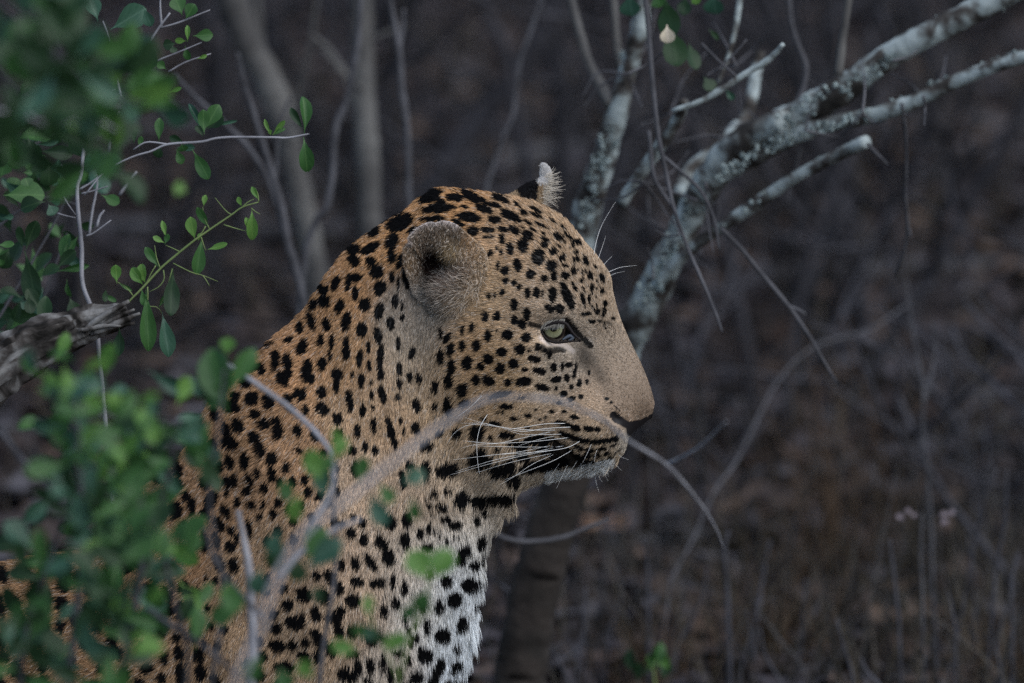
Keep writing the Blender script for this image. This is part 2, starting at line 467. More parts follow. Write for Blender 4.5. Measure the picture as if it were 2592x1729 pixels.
# ---- coat pattern -------------------------------------------------
K = 3.1347
SPZ = {
 (950, 380): """440 380 90 42 -15;580 316 60 16 10;625 390 62 35 5;500 472 125 34 -3;512 432 42 28 0;705 458 35 12 5;765 375 85 35 20;985 393 75 22 20;940 440 60 20 15;860 470 70 30 20;740 535 90 38 8;945 555 55 30 10;1120 435 30 13 45;1175 500 35 22 40;1070 525 85 33 25;1270 480 55 16 30;1275 525 50 16 25;200 582 108 58 -25;450 550 95 22 -5;650 580 55 20 25;290 640 45 25 -40;768 645 45 38 10;890 635 58 23 5;893 692 42 13 0;1010 632 48 21 8;1100 635 45 27 35;1000 705 25 36 -10;960 780 14 18 0;1205 680 45 40 20;1165 760 42 52 -20;1065 785 30 50 -5;905 820 22 32 25;995 808 14 30 0;1285 850 48 66 0;1335 755 25 32 -20;1405 805 28 32 -20;1475 855 27 28 0;1340 705 40 13 35;1250 635 40 11 30;1210 580 40 13 30;1310 600 60 13 30;1440 690 50 28 35;1520 690 50 14 40;1125 915 33 50 -5;1025 955 32 36 15;970 920 12 35 10;1230 985 38 36 0;1390 920 40 42 10;1410 1000 24 40 0;1500 1000 35 28 30;1565 965 22 30 -20;1660 880 18 40 -30;1585 815 25 18 30;1500 920 27 16 0;1590 865 30 18 20;1700 1000 15 38 -25;1790 1020 17 38 -25;1030 1040 25 32 0;1095 1050 19 25 0;1138 1090 19 28 0;1205 1140 24 45 0;1275 1135 28 42 0;1335 1020 24 30 0;1400 1150 32 65 0;1515 1160 38 108 -22;1575 1090 12 48 -30;1640 1180 16 45 -20;1690 1185 13 33 0;1710 1100 16 33 0;1790 1120 20 22 0;1630 1035 15 24 0;900 1155 16 24 0;945 1155 13 20 0;1005 1130 22 27 0;1100 1225 31 45 0;1325 1145 9 28 0;1380 1255 38 27 20;1455 1260 40 28 20;865 1325 28 42 0;962 1315 28 38 0;1200 1300 28 46 0;1100 1345 30 40 0;1160 1380 32 38 0;690 1430 18 33 0;760 1405 22 40 0;890 1475 30 44 0;1045 1465 45 40 0;1190 1490 38 38 0;520 1460 17 45 -5;570 1490 24 45 25;960 1430 12 12 0;1755 1285 20 24 0;1805 1290 13 38 0;1670 1300 36 14 0;1720 1360 26 14 0;1810 1220 15 24 0;1880 1340 16 13 0;130 730 48 66 25;125 850 36 52 0;190 890 22 63 12;25 965 38 48 0;128 1010 24 42 0;40 1100 42 60 20;155 1205 28 56 0;30 1285 34 70 15;205 1250 9 45 0;212 1335 17 34 0;118 1380 32 54 0;180 1060 11 68 0;250 1000 36 100 -10;25 1480 28 66 0;1600 740 18 30 -40;1480 620 34 9 40;1400 570 30 9 35;840 400 40 20 30;1330 660 20 10 30;1560 760 12 22 -40;1740 930 10 22 -30""",
 (1000, 800): """640 235 32 48 0;530 240 26 38 0;845 285 42 38 0;988 262 40 42 0;1130 245 22 28 0;740 342 44 40 15;570 378 38 60 0;680 402 36 34 0;830 418 40 44 10;940 378 38 38 0;1100 335 52 28 0;1022 420 24 19 0;1140 435 55 28 12;440 270 30 55 10;360 330 30 58 0;445 410 31 65 0;425 520 36 55 0;25 225 17 55 0;30 425 24 55 0;30 550 20 42 0;20 650 25 35 0;135 300 27 50 20;112 485 25 40 -10;185 500 22 50 -5;315 565 29 55 0;530 585 45 55 15;640 508 34 44 10;745 512 50 39 20;893 525 28 32 0;1015 515 58 34 -10;1160 560 60 28 15;1255 400 25 36 0;1320 395 16 35 0;1375 385 28 24 0;1275 498 40 27 -15;1360 490 23 30 0;1420 450 16 40 10;1460 530 20 32 10;1395 560 20 20 0;1335 615 32 24 -15;1400 655 30 22 -20;1470 640 20 22 0;1520 520 13 24 0;1535 445 12 22 0;1430 390 13 24 0;1220 300 20 32 0;1185 270 16 28 0;1060 275 13 18 0;830 620 75 22 -15;165 715 34 55 -15;315 730 19 30 0;415 720 35 75 0;540 700 42 28 -20;155 890 32 48 0;40 835 15 30 0;65 920 14 35 0;880 715 50 23 5;1050 780 33 18 10;940 810 30 16 0;830 765 30 13 0;1340 755 24 11 0;1420 800 36 18 10;1240 755 24 16 0;1110 735 16 9 0;1190 795 14 13 0;1275 570 14 20 0;1145 815 14 12 0;350 940 40 28 -20;485 930 42 48 0;645 930 60 68 0;790 850 55 25 10;755 960 24 28 0;880 940 55 32 0;810 1060 24 28 0;240 1040 48 44 0;970 1020 70 48 0;1120 985 110 50 0;1180 1060 90 38 0;670 1150 90 72 10;680 1100 45 48 0;405 1230 100 58 -8;820 1225 75 63 -20;940 1300 60 68 -20;900 1180 48 58 0;230 1230 34 78 0;55 1300 24 78 -5;110 1195 33 33 0;1110 1170 90 28 10;400 1395 37 29 0;290 1415 27 34 0;520 1460 75 60 -40;660 1480 75 56 0;830 1455 95 43 -15;250 1500 35 20 20;350 1520 50 26 20;1680 655 18 13 0;1715 685 13 13 0;1760 730 38 6 45;1330 850 60 20 15;1430 885 48 23 15;1530 890 44 20 10;1605 898 28 17 20;1460 1035 46 18 20;1545 1058 42 18 5;1640 1050 38 17 -8;1730 1020 30 11 -35;1480 1110 48 22 30;1540 1100 34 22 10;1610 1100 30 20 0;1680 1085 22 15 -20;1560 1150 46 18 10;1640 1150 34 9 -15;1700 1110 26 7 -40;540 1390 22 10 0;1300 690 20 14 0;700 820 30 22 0;1050 880 18 20 0;1000 640 30 9 0;1200 1165 115 38 0;1290 1185 75 34 0;1050 1205 75 42 0;1000 1100 60 50 0;1340 1150 60 40 20;1180 1200 110 36 0""",  # last blobs under the jaw: black mouth corner plus shadow painted black
 (500, 500): """1390 270 60 40 -35;1370 410 75 37 -30;1240 420 55 40 -40;1245 510 45 48 -20;1375 515 36 42 0;1420 600 50 50 -30;1240 640 60 34 -5;1195 700 25 50 10;1255 765 26 55 0;1445 720 44 54 20;1100 680 35 60 20;1010 830 42 50 0;1000 730 40 40 0;1130 870 34 60 22;1330 855 46 49 20;1440 905 30 60 15;905 985 32 72 -15;1025 1015 30 50 0;1180 990 38 73 15;1300 1055 42 56 12;1430 1095 33 58 -5;820 1040 30 50 10;980 1140 27 48 10;955 1165 25 14 30;1065 1155 22 54 0;1050 1260 15 40 0;1180 1205 28 88 0;1355 1195 17 46 0;1285 1285 23 73 5;1450 1260 27 83 5;730 1140 42 20 -30;830 1200 42 66 30;990 1325 38 54 20;620 1310 38 74 10;715 1320 34 70 -5;680 1450 48 58 -20;730 1400 28 40 0;880 1350 37 58 10;845 1420 28 58 -10;900 1450 28 48 10;1110 1410 47 48 0;1100 1500 24 58 0;1225 1415 17 24 0;1300 1465 23 64 0;1360 1345 15 44 0;1450 1400 27 58 0;1380 1475 13 27 0;510 1370 28 52 0;450 1360 55 34 -20;390 1470 52 44 10;920 860 30 45 25;1480 180 40 30 -35;560 1200 60 14 -30;1600 130 60 20 -30""",
 (500, 900): """305 325 42 37 0;435 350 52 58 20;275 415 62 49 0;565 375 44 54 -10;140 455 34 58 0;455 470 52 37 -10;715 350 40 34 -20;810 320 48 52 -25;735 430 34 30 30;855 440 29 44 -20;985 295 40 48 0;990 430 56 50 0;1205 355 28 83 -8;1310 440 28 54 5;1465 315 27 73 -12;1380 320 17 37 0;1390 420 15 31 0;1110 510 37 48 -15;1395 560 27 57 0;1530 600 27 98 -15;1560 690 23 58 -10;1265 610 27 54 0;1115 640 29 58 10;325 565 45 57 -10;230 590 34 58 -10;260 700 67 54 10;525 550 51 39 10;625 525 41 34 10;640 610 43 68 10;790 600 37 44 -10;930 650 48 38 30;450 660 44 54 -20;490 740 41 73 -15;800 760 34 29 0;255 850 36 60 -8;372 840 33 70 0;590 830 45 51 0;590 945 37 58 0;1225 755 29 39 0;1325 725 26 44 0;1410 760 28 39 0;1245 910 36 64 0;165 890 38 44 0;60 1010 42 58 0;240 1000 54 39 -10;235 1080 19 48 0;290 1000 34 48 0;410 985 29 54 -25;470 940 27 39 0;385 1080 39 31 0;525 1055 31 44 0;110 1150 44 78 25;315 1170 29 34 0;430 1185 34 37 0;520 1180 23 34 0;220 1240 29 68 -25;65 1260 34 44 0;170 1340 35 68 -25;265 1390 29 44 -10;410 1380 24 73 -10;55 1480 34 78 -5;150 1470 34 68 -10;260 1520 44 48 -10;310 1450 24 39 0;1090 900 28 48 0;1100 1085 24 39 0;720 1220 24 39 0;490 1290 24 34 0;1225 1285 24 29 0;1300 1330 29 37 0;1515 1325 57 52 20;1655 1310 39 58 0;1210 1415 37 43 0;1310 1465 35 48 0;1455 1490 44 68 -25;1640 1475 41 68 -5;1760 1410 27 43 -5;1825 1380 24 46 0;1870 1400 8 24 0;1960 1310 44 28 0;2040 1355 48 33 -10;1910 1440 13 24 0;1970 1475 19 24 0;2030 1440 11 19 0;2065 1460 13 15 0;2200 1310 33 33 0;2280 1260 28 28 0;2250 1490 38 63 20;650 1010 26 40 10;850 1000 28 40 0;960 1120 30 40 10;820 1200 26 36 0;600 1260 26 40 0;900 900 24 36 0;1000 780 26 36 0;700 900 32 42 10;760 1000 28 38 0;700 1090 30 42 -15;880 1090 32 38 0;640 1170 28 38 0;1000 960 28 42 0;1030 1180 32 38 10;760 1320 32 42 -10;900 1290 32 38 0;640 1400 30 42 10;560 1480 32 42 0;760 1460 34 42 -20;950 1400 32 42 0;1080 1330 30 38 0;880 820 26 34 0;1080 1000 24 34 0""",
 (600, 1229): """800 310 46 33 0;1195 570 48 73 -20;930 620 33 48 -5;1050 615 36 73 -30;820 640 31 44 0;630 720 38 34 0;735 735 38 63 -30;800 820 37 54 -20;940 770 54 41 15;1110 775 57 41 -5;1230 770 25 64 0;1320 820 27 58 -5;1790 555 48 83 20;1880 635 42 41 0;1940 580 19 38 -15;1930 460 33 58 20;1950 710 11 19 0;1900 770 17 21 0;1830 790 60 60 0;1650 760 38 53 20;910 915 59 51 35;1250 930 34 44 0;1155 1000 31 48 0;1160 890 11 13 0;1710 910 54 63 10;1590 960 34 58 0;1470 960 24 48 0;530 870 63 58 20;685 885 48 58 -20;400 955 47 49 0;295 1025 34 44 0;620 1025 46 63 -20;820 1005 33 44 0;455 1090 78 50 10;510 1060 29 48 0;760 1060 58 46 10;800 1150 40 58 0;310 1140 44 46 20;620 1180 38 48 -20;660 1250 46 56 -30;740 1310 44 58 -10;910 1165 38 48 0;1060 1220 50 54 0;1340 1150 19 38 0;1410 1210 19 44 0;1370 1240 21 53 0;1320 1050 19 58 0;1495 1125 27 58 0;1400 1110 10 38 0;1625 1190 63 58 0;1770 1100 40 63 10;1885 970 24 38 0;240 745 31 44 0;205 800 27 34 0;250 850 24 24 0;375 820 34 38 0;165 1245 46 48 0;320 1275 63 52 20;440 1275 40 46 0;540 1255 36 38 0;185 1360 58 48 10;525 1350 46 42 20;550 1400 38 38 0;640 1365 34 53 -20;370 1445 82 47 5;85 1420 38 43 0;150 1510 66 54 -10;1270 1330 43 27 0;1350 1390 24 53 0;1480 1350 58 60 0;1150 1415 27 63 0;1050 1430 33 62 0;945 1450 34 57 0;920 1330 46 38 0;860 1510 77 54 30;1205 1510 31 66 0;1285 1490 27 63 0;1410 1530 57 47 -10;1580 1460 42 106 25;1730 1440 36 56 20;1730 1310 18 38 0;1030 1550 38 28 0;1500 500 40 40 0;1520 700 30 40 0;1440 1300 16 30 0""",
 (0, 1229): """1390 200 61 68 0;1480 90 38 43 0;1530 180 36 73 0;1470 340 50 52 0;1630 230 33 38 0;1000 440 58 40 -30;1090 430 38 38 0;860 545 53 44 0;1010 640 56 56 30;940 380 68 28 -40;780 490 38 58 20;1440 520 33 33 0;1545 470 36 48 -10;1620 460 28 68 -10;1740 620 38 68 -15;1850 640 43 53 -15;1640 740 19 24 0;1710 755 29 29 0;1795 750 34 39 0;1340 985 43 53 0;1445 990 48 68 0;1560 860 43 58 -20;1550 1170 46 67 0;1650 980 24 38 0;1400 1210 38 38 30;1415 1335 43 58 0;1580 1350 43 67 0;1300 1380 38 48 0;1430 1500 43 77 0;1590 1490 43 67 0;1280 1530 38 48 0;890 1230 48 58 -10;930 1330 52 57 0;160 1110 46 77 -10;185 1190 46 38 0;250 1010 28 38 0;15 1000 28 98 0;470 1130 38 58 0;320 1270 33 48 0;1670 1120 28 33 0;1780 1150 33 33 0;1620 1250 24 29 0;1720 1280 33 38 0;1070 300 24 28 0;1100 80 24 28 0;1040 200 24 38 0;30 610 58 36 0;420 560 28 43 0;800 1460 38 38 0""",
}
SP = []
for (ox, oy), txt in SPZ.items():
    for row in txt.split(';'):
        x, y, a, b, an = map(float, row.split())
        gk = 1.0 + (0.17 if (ox, oy) in ((500, 900), (600, 1229), (0, 1229), (500, 500)) else 0.16 if oy == 380 else 0.15)
        SP.append((ox + x / K, oy + y / K, a / K * gk, b / K * gk, math.radians(an)))
r4 = np.random.default_rng(15)
for _ in range(60):                                   # fine dark flecks on the forehead and between the brows
    y = r4.uniform(560, 830); x = np.interp(y, [560, 640, 700, 760, 830], [1410, 1480, 1515, 1525, 1545]) - abs(r4.normal(0, 34)) - 4
    SP.append((x, y, r4.uniform(1.6, 3.2), r4.uniform(3.5, 8), math.radians(r4.normal(-35, 18))))
SP = np.array(SP)
# fill the unseen flank with rosette spots of the same size
extra = []
allp = SP[:, :2].copy()
r2 = np.random.default_rng(3)
for _ in range(4000):
    x = r2.uniform(-1000, 1250); y = r2.uniform(1050, 2540)
    if y < 1729 and x > 560: continue
    if np.min(np.hypot(allp[:, 0] - x, allp[:, 1] - y)) < 36: continue
    allp = np.vstack([allp, [x, y]])
    extra.append((x, y, r2.uniform(13, 21), r2.uniform(15, 26), r2.uniform(-.6, .6)))
SP = np.vstack([SP, np.array(extra)])


def wob(x, y):
    return (np.sin(x / 6.1 + 2.1 * np.sin(y / 11.3)) * np.sin(y / 5.3 + 1.7 * np.sin(x / 9.7)) * 0.6
            + 0.4 * np.sin(x / 2.9 + y / 4.3) * np.sin(y / 2.7 - x / 5.1))


LIP = Z2([(1250, 955), (1330, 1000), (1430, 1060), (1480, 1130), (1540, 1172), (1610, 1190), (1500, 1215), (1380, 1200), (1280, 1180), (1210, 1100)], 1000, 800, K)
NOSEP = Z2([(1698, 795), (1720, 755), (1768, 760), (1812, 810), (1860, 836), (1950, 822), (2035, 776), (2075, 765), (2000, 880), (1900, 930), (1845, 960), (1832, 890), (1800, 872), (1740, 845)], 1000, 800, K)
ROW2 = Z2([(1320, 930), (1420, 965), (1500, 988), (1600, 992), (1700, 982), (1752, 968)], 1000, 800, K)
EK, EX, EY_ = 7.837, 1280, 740
DARKL = Z2([(480, 620), (620, 660), (740, 680)], EX, EY_, EK)
TEAR = [(1434, 808), (1450, 826), (1462, 842), (1476, 857), (1494, 874)]
LOWD = Z2([(700, 1090), (800, 1150), (920, 1150), (1060, 1130), (1150, 1150)], EX, EY_, EK)
PALE = Z2([(700, 900), (760, 965), (860, 1020), (1000, 1020), (1150, 1040), (1260, 1100), (1340, 1170)], EX, EY_, EK)
PALE2 = Z2([(1380, 680), (1480, 830), (1600, 930), (1720, 960)], EX, EY_, EK)
LIPLINE = Z2([(1590, 1185), (1680, 1145), (1740, 1090), (1790, 1040)], 1000, 800, K)


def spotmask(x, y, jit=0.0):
    """1 where the coat is black, painted jaw shadow included"""
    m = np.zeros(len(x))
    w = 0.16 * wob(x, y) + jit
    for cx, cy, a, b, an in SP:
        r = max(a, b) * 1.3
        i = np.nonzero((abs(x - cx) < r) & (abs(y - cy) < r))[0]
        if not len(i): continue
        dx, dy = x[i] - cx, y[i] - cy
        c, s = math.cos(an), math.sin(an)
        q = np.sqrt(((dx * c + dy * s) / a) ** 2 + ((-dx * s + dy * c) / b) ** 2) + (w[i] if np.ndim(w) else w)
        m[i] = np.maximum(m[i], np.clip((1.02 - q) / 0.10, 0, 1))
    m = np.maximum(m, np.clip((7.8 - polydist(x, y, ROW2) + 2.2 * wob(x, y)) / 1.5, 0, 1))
    m = np.maximum(m, np.clip((2.6 - polydist(x, y, LIPLINE)) / 1.2, 0, 1) * .9)
    for L, wd, am in ((DARKL, 9, .95), (TEAR, 10, .98), (LOWD, 9, .9)):
        m = np.maximum(m, am * np.clip((wd - polydist(x, y, L) + 2 * wob(x, y)) / 3, 0, 1))
    m = np.maximum(m, 0.93 * np.clip((6 - polydist(x, y, EYE, True)) / 2, 0, 1) * (y < 846))
    m *= 1 - .95 * np.clip((8 - polydist(x, y, PALE)) / 3, 0, 1)
    m = np.maximum(m, 0.97 * inpoly(x, y, LIP))
    m = np.maximum(m, 0.85 * gauss(x, y, 1480, 902, 24, 42, -30))          # grey smudge below the tear line
    m = np.maximum(m, 0.62 * gauss(x, y, 1512, 940, 16, 46, -30))
    m = np.maximum(m, 0.9 * gauss(x, y, 1455, 846, 13, 22, -50))
    m = np.maximum(m, 0.55 * gauss(x, y, 1405, 806, 34, 7, -8))
    m = np.maximum(m, 0.9 * gauss(x, y, 1484, 872, 13, 9, 30))
    return m


CC = np.array([
    (1150, 520, .50, .27, .12), (1000, 600, .52, .28, .125), (860, 720, .50, .27, .125), (760, 880, .50, .27, .13), (880, 900, .50, .29, .145), (960, 1020, .53, .345, .20),
    (600, 1080, .44, .245, .12), (700, 1150, .46, .265, .14), (560, 1250, .42, .24, .125), (400, 1350, .38, .21, .105), (250, 1450, .36, .20, .10),
    (1190, 900, .44, .265, .135), (1300, 940, .50, .31, .15), (1230, 1000, .46, .29, .155), (1120, 960, .48, .32, .185), (1045, 850, .39, .305, .22), (1060, 780, .29, .23, .175), (1035, 930, .45, .335, .225),
    (1300, 600, .50, .315, .175), (1400, 620, .50, .335, .20), (1460, 700, .52, .37, .24), (1340, 760, .50, .335, .20), (1240, 740, .46, .30, .165), (1390, 790, .52, .40, .29), (1330, 850, .52, .345, .20),
    (1430, 905, .55, .44, .33), (1400, 960, .54, .42, .30), (1500, 850, .52, .40, .29), (1540, 780, .46, .33, .215), (1575, 900, .36, .262, .18), (1620, 970, .27, .19, .128), (1645, 1030, .24, .162, .108), (1540, 980, .41, .295, .20), (1600, 1045, .36, .24, .155),
    (1500, 1010, .52, .36, .24), (1440, 1040, .51, .345, .215), (1500, 1090, .52, .37, .23), (1583, 1112, .62, .55, .44), (1550, 1150, .50, .37, .24), (1500, 1165, .46, .32, .20), (1480, 1214, .82, .82, .78), (1520, 1206, .80, .79, .74), (1440, 1210, .7, .66, .58),
    (1350, 1030, .50, .34, .20), (1200, 1120, .49, .335, .20), (1150, 1220, .52, .38, .25), (1260, 1220, .52, .40, .28), (1180, 1290, .60, .48, .36), (1080, 1250, .55, .40, .27),
    (1180, 1370, .72, .66, .57), (1170, 1480, .80, .79, .75), (1150, 1600, .80, .80, .77), (1130, 1720, .76, .77, .76), (1050, 1400, .66, .55, .43), (1060, 1540, .66, .58, .48), (1010, 1680, .58, .47, .36),
    (960, 1250, .57, .40, .26), (960, 1400, .58, .43, .30), (900, 1520, .53, .37, .24), (850, 1400, .53, .36, .23), (800, 1600, .48, .325, .20), (700, 1400, .46, .29, .165), (650, 1650, .42, .27, .155), (450, 1600, .38, .23, .125), (200, 1650, .35, .20, .10), (-300, 1800, .35, .20, .10),
])


def coat(x, y):
    flank_shade = 1 - .28 * np.clip((620 - x) / 350, 0, 1)  # bush shade over the left flank, painted into the coat colour
    num = np.zeros((len(x), 3)); den = np.zeros(len(x))
    for cx, cy, r, g, b in CC:
        d2 = (x - cx) ** 2 + (y - cy) ** 2
        w = np.exp(-d2 / (2 * (48.0 if (cy < 1100 or cy > 1230 or cx < 1400) else 17.) ** 2)) + 2e4 / (d2 + 3e3) ** 2 * 10
        num += w[:, None] * np.array([r, g, b]); den += w
    c = num / den[:, None]
    c = c * np.array([1.0, 1.055, 1.13]) * flank_shade[:, None]
    pl = .9 * np.clip((6.5 - polydist(x, y, PALE)) / 3, 0, 1)[:, None]
    c = c * (1 - pl) + np.array([.80, .68, .60]) * pl
    pl = 0.7 * np.clip((9 - polydist(x, y, PALE2)) / 6, 0, 1)[:, None]
    c = c * (1 - pl) + np.array([.66, .58, .50]) * pl
    return c


BLACK = np.array([0.004, 0.004, 0.0045])


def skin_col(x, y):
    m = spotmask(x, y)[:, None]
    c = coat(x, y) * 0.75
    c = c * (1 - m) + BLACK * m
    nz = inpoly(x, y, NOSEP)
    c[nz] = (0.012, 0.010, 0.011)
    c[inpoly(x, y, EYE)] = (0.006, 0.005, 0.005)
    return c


near_v = P(PX, PY, DN).reshape(-1, 3)
far_v = P(PX[:, 1:-1], PY[:, 1:-1], DF[:, 1:-1]).reshape(-1, 3)
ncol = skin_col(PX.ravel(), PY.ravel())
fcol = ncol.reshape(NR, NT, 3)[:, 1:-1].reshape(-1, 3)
nf = NT - 2
ii, jj = np.meshgrid(np.arange(NR - 1), np.arange(NT - 1), indexing='ij')
q_near = np.stack([ii * NT + jj, ii * NT + jj + 1, (ii + 1) * NT + jj + 1, (ii + 1) * NT + jj], -1).reshape(-1, 4)
base = NR * NT


def fidx(i, j):       # index on the far side, sharing the outline with the near side
    return np.where(j == 0, i * NT, np.where(j == NT - 1, i * NT + NT - 1, base + i * nf + j - 1))


q_far = np.stack([fidx(ii, jj), fidx(ii + 1, jj), fidx(ii + 1, jj + 1), fidx(ii, jj + 1)], -1).reshape(-1, 4)
body = MB()
body.v = [near_v, far_v]; body.n = len(near_v) + len(far_v); body.c = [ncol, fcol]
body.f = [tuple(q) for q in q_near.tolist()] + [tuple(q) for q in q_far.tolist()]
# close both ends
for r in (0, NR - 1):
    loop = [r * NT + j for j in range(NT)] + [base + r * nf + j for j in range(nf - 1, -1, -1)]
    body.f.append(tuple(loop if r == 0 else loop[::-1]))

# depth lookup of the near side
GS = 4
GW, GH = 2700 // GS, 1800 // GS
DG = np.full((GH, GW), np.nan)
gi = (PY / GS).astype(int); gj = (PX / GS).astype(int)
ok = (gi >= 0) & (gi < GH) & (gj >= 0) & (gj < GW)
DG[gi[ok], gj[ok]] = DN0[ok]
for _ in range(40):
    nanm = np.isnan(DG)
    if not nanm.any(): break
    acc = np.zeros_like(DG); cn = np.zeros_like(DG)
    for sh in ((0, 1), (0, -1), (1, 0), (-1, 0)):
        q = np.roll(DG, sh, (0, 1)); k = ~np.isnan(q)
        acc[k] += q[k]; cn[k] += 1
    fill = nanm & (cn > 0)
    DG[fill] = acc[fill] / cn[fill]
DG = np.nan_to_num(DG, nan=0.0)


def sdepth(x, y):
    x = np.asarray(x, float); y = np.asarray(y, float)
    return DG[np.clip((y / GS).astype(int), 0, GH - 1), np.clip((x / GS).astype(int), 0, GW - 1)]


# ---- forelegs, hind legs, tail (below and left of the picture) -----
def limb(pts, rads, col=(.40, .25, .14)):
    p = crom(np.array(pts), 40)
    p3 = P(p[:, 0], p[:, 1], p[:, 2])
    r = np.interp(np.linspace(0, 1, 40), np.linspace(0, 1, len(rads)), rads)
    v, f = tube_geo(p3, r * S, 16)
    body.add(v, f, np.tile(col, (len(v), 1)) * rng.uniform(.5, 1.1, (len(v), 1)))


for sd in (-0.085, 0.085):
    limb([(960, 1750, sd + .1), (985, 2000, sd + .17), (1020, 2250, sd + .25), (1030, 2460, sd + .28), (1090, 2525, sd + .29), (1190, 2540, sd + .29)], [170, 120, 85, 72, 88, 55])
    limb([(-300, 2200, sd * 1.6 + .2), (100, 2420, sd * 1.9 + .27), (200, 2480, sd * 2 + .29), (420, 2530, sd * 2 + .29)], [260, 150, 90, 60])
limb([(-900, 2440, .28), (-1200, 2500, .29), (-1500, 2520, .35), (-1750, 2520, .6)], [60, 50, 45, 40])

# ---- ears ----------------------------------------------------------
EARC = (1000 + 500 / ek, 540 + 730 / ek)
ea = np.array(EAR) - EARC
NE = 160
lens_ = np.concatenate([[0], np.cumsum(np.linalg.norm(np.diff(np.vstack([ea, ea[:1]]), axis=0), axis=1))])
eo = np.stack([np.interp(np.linspace(0, lens_[-1], NE, endpoint=False), lens_, np.append(ea[:, k], ea[0, k])) for k in (0, 1)], -1)
eang = np.arctan2(eo[:, 1], eo[:, 0])
# rim stands out at the top and back, sinks into the cheek in front and below
rimh = 4 + 36 * np.clip(np.cos(eang - math.radians(-120)), 0, 1) ** 0.8 + 10 * np.clip(np.cos(eang - math.radians(-60)), 0, 1)
VN = 26
ev, ec, epx = [], [], []
vv = np.linspace(0, 1, VN)
base_d = float(sdepth(EARC[0], EARC[1]))


def ear_h(v, k):
    # interior: hollow in the middle, swelling pad low in front, rim lip
    e = eang[k]
    pad = 34 * np.exp(-((v - .55) / .28) ** 2) * np.clip(np.cos(e - math.radians(50)), 0, 1)
    knob = 16 * np.exp(-((v - .45) / .2) ** 2) * np.clip(np.cos(e - math.radians(-50)), 0, 1) ** 2
    return -34 * (1 - v) ** 1.6 + rimh[k] * v ** 1.3 + pad + knob


ear_v = []; ear_c = []; ear_xy = []
for a in range(VN):
    v = vv[a]
    for k in range(NE):
        x, y = EARC[0] + eo[k, 0] * v, EARC[1] + eo[k, 1] * v
        hd = sdepth(x, y) * .65 + base_d * .35
        ear_v.append(P(x, y, hd - ear_h(v, k) * S)); ear_xy.append((x, y))
for (sc_, back) in ((1.0, 7), (.97, 16), (.86, 34), (.7, 70)):
    for k in range(NE):
        x, y = EARC[0] + eo[k, 0] * sc_, EARC[1] + eo[k, 1] * sc_
        hd = sdepth(x, y) * .65 + base_d * .35
        ear_v.append(P(x, y, hd - (rimh[k] - back) * S)); ear_xy.append((x, y))
ear_v = np.array(ear_v); ear_xy = np.array(ear_xy)
NRW = VN + 4


def ear_col(x, y):
    zx = (x - 1000) * ek; zy = (y - 540) * ek
    c = np.tile(np.array([.25, .195, .15]), (len(x), 1))
    def mix(c, col, w):
        w = np.clip(w, 0, 1)[:, None]
        return c * (1 - w) + np.array(col) * w
    c = mix(c, (.15, .115, .085), gauss(zx, zy, 780, 300, 220, 120))
    c = mix(c, (.20, .15, .125), gauss(zx, zy, 800, 950, 240, 170))
    c = mix(c, (.40, .31, .19), gauss(zx, zy, 740, 500, 110, 110))
    c = mix(c, (.40, .25, .13), gauss(zx, zy, 1120, 480, 120, 120))
    c = mix(c, (.33, .23, .14), gauss(zx, zy, 230, 650, 70, 130))
    c = mix(c, (.34, .23, .13), gauss(zx, zy, 320, 980, 80, 100))
    c = mix(c, (.42, .28, .16), gauss(zx, zy, 540, 1180, 90, 80))
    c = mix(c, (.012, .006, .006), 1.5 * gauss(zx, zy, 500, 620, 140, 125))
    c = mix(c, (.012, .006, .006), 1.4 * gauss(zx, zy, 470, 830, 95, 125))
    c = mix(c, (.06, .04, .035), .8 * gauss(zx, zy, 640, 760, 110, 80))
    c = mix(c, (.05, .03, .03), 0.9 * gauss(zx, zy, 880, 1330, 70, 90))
    fb = np.maximum(np.clip(1.15 - polydist(x, y, EAR[11:18]) / 42, 0, 1), np.clip(1.2 - polydist(x, y, EAR[17:27]) / 52, 0, 1))[:, None]
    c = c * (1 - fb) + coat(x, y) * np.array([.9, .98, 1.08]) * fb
    rim = np.exp(-(polydist(x, y, EAR[-1:] + EAR[:9]) / 6.0) ** 2) * (zy < 420)
    c = mix(c, (.52, .47, .46), rim)
    return c


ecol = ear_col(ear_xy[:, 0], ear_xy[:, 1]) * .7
ecol[VN * NE:] = (.02, .018, .016)
body_ear_f = []
for a in range(NRW - 1):
    for k in range(NE):
        k2 = (k + 1) % NE
        body_ear_f.append((a * NE + k, a * NE + k2, (a + 1) * NE + k2, (a + 1) * NE + k))
body.add(ear_v, body_ear_f, ecol)

# far ear: rows of (y, left, right) in its own close-up
FE = [(188, 1222, 1290), (205, 1180, 1315), (240, 1166, 1350), (300, 1162, 1392), (400, 1150, 1420), (500, 1128, 1425), (560, 1020, 1422), (650, 790, 1412), (750, 640, 1392), (850, 500, 1370), (950, 335, 1340), (1050, 230, 1300), (1200, 170, 1260), (1350, 150, 1220), (1600, 150, 1220)]
fk = 9.8
FEr = crom(np.array(FE, float), 60)
FEr[:, 1] = np.minimum(FEr[:, 1], FEr[:, 2] - 30)
nfe = 40
fth = np.linspace(0, 2 * math.pi, nfe, endpoint=False)
fv, fxy = [], []
for y, l, r in FEr:
    for t_ in fth:
        x = (l + r) / 2 + (r - l) / 2 * math.cos(t_)
        dd = 105 + min(0.42 * (r - l) / fk, 26) * math.sin(t_) + 0.03 * (1000 - y) / fk
        px, py = 1250 + x / fk, 400 + y / fk
        fv.append(P(px, py, depth_mid(py) + dd * S)); fxy.append((px, py))
fv = np.array(fv); fxy = np.array(fxy)


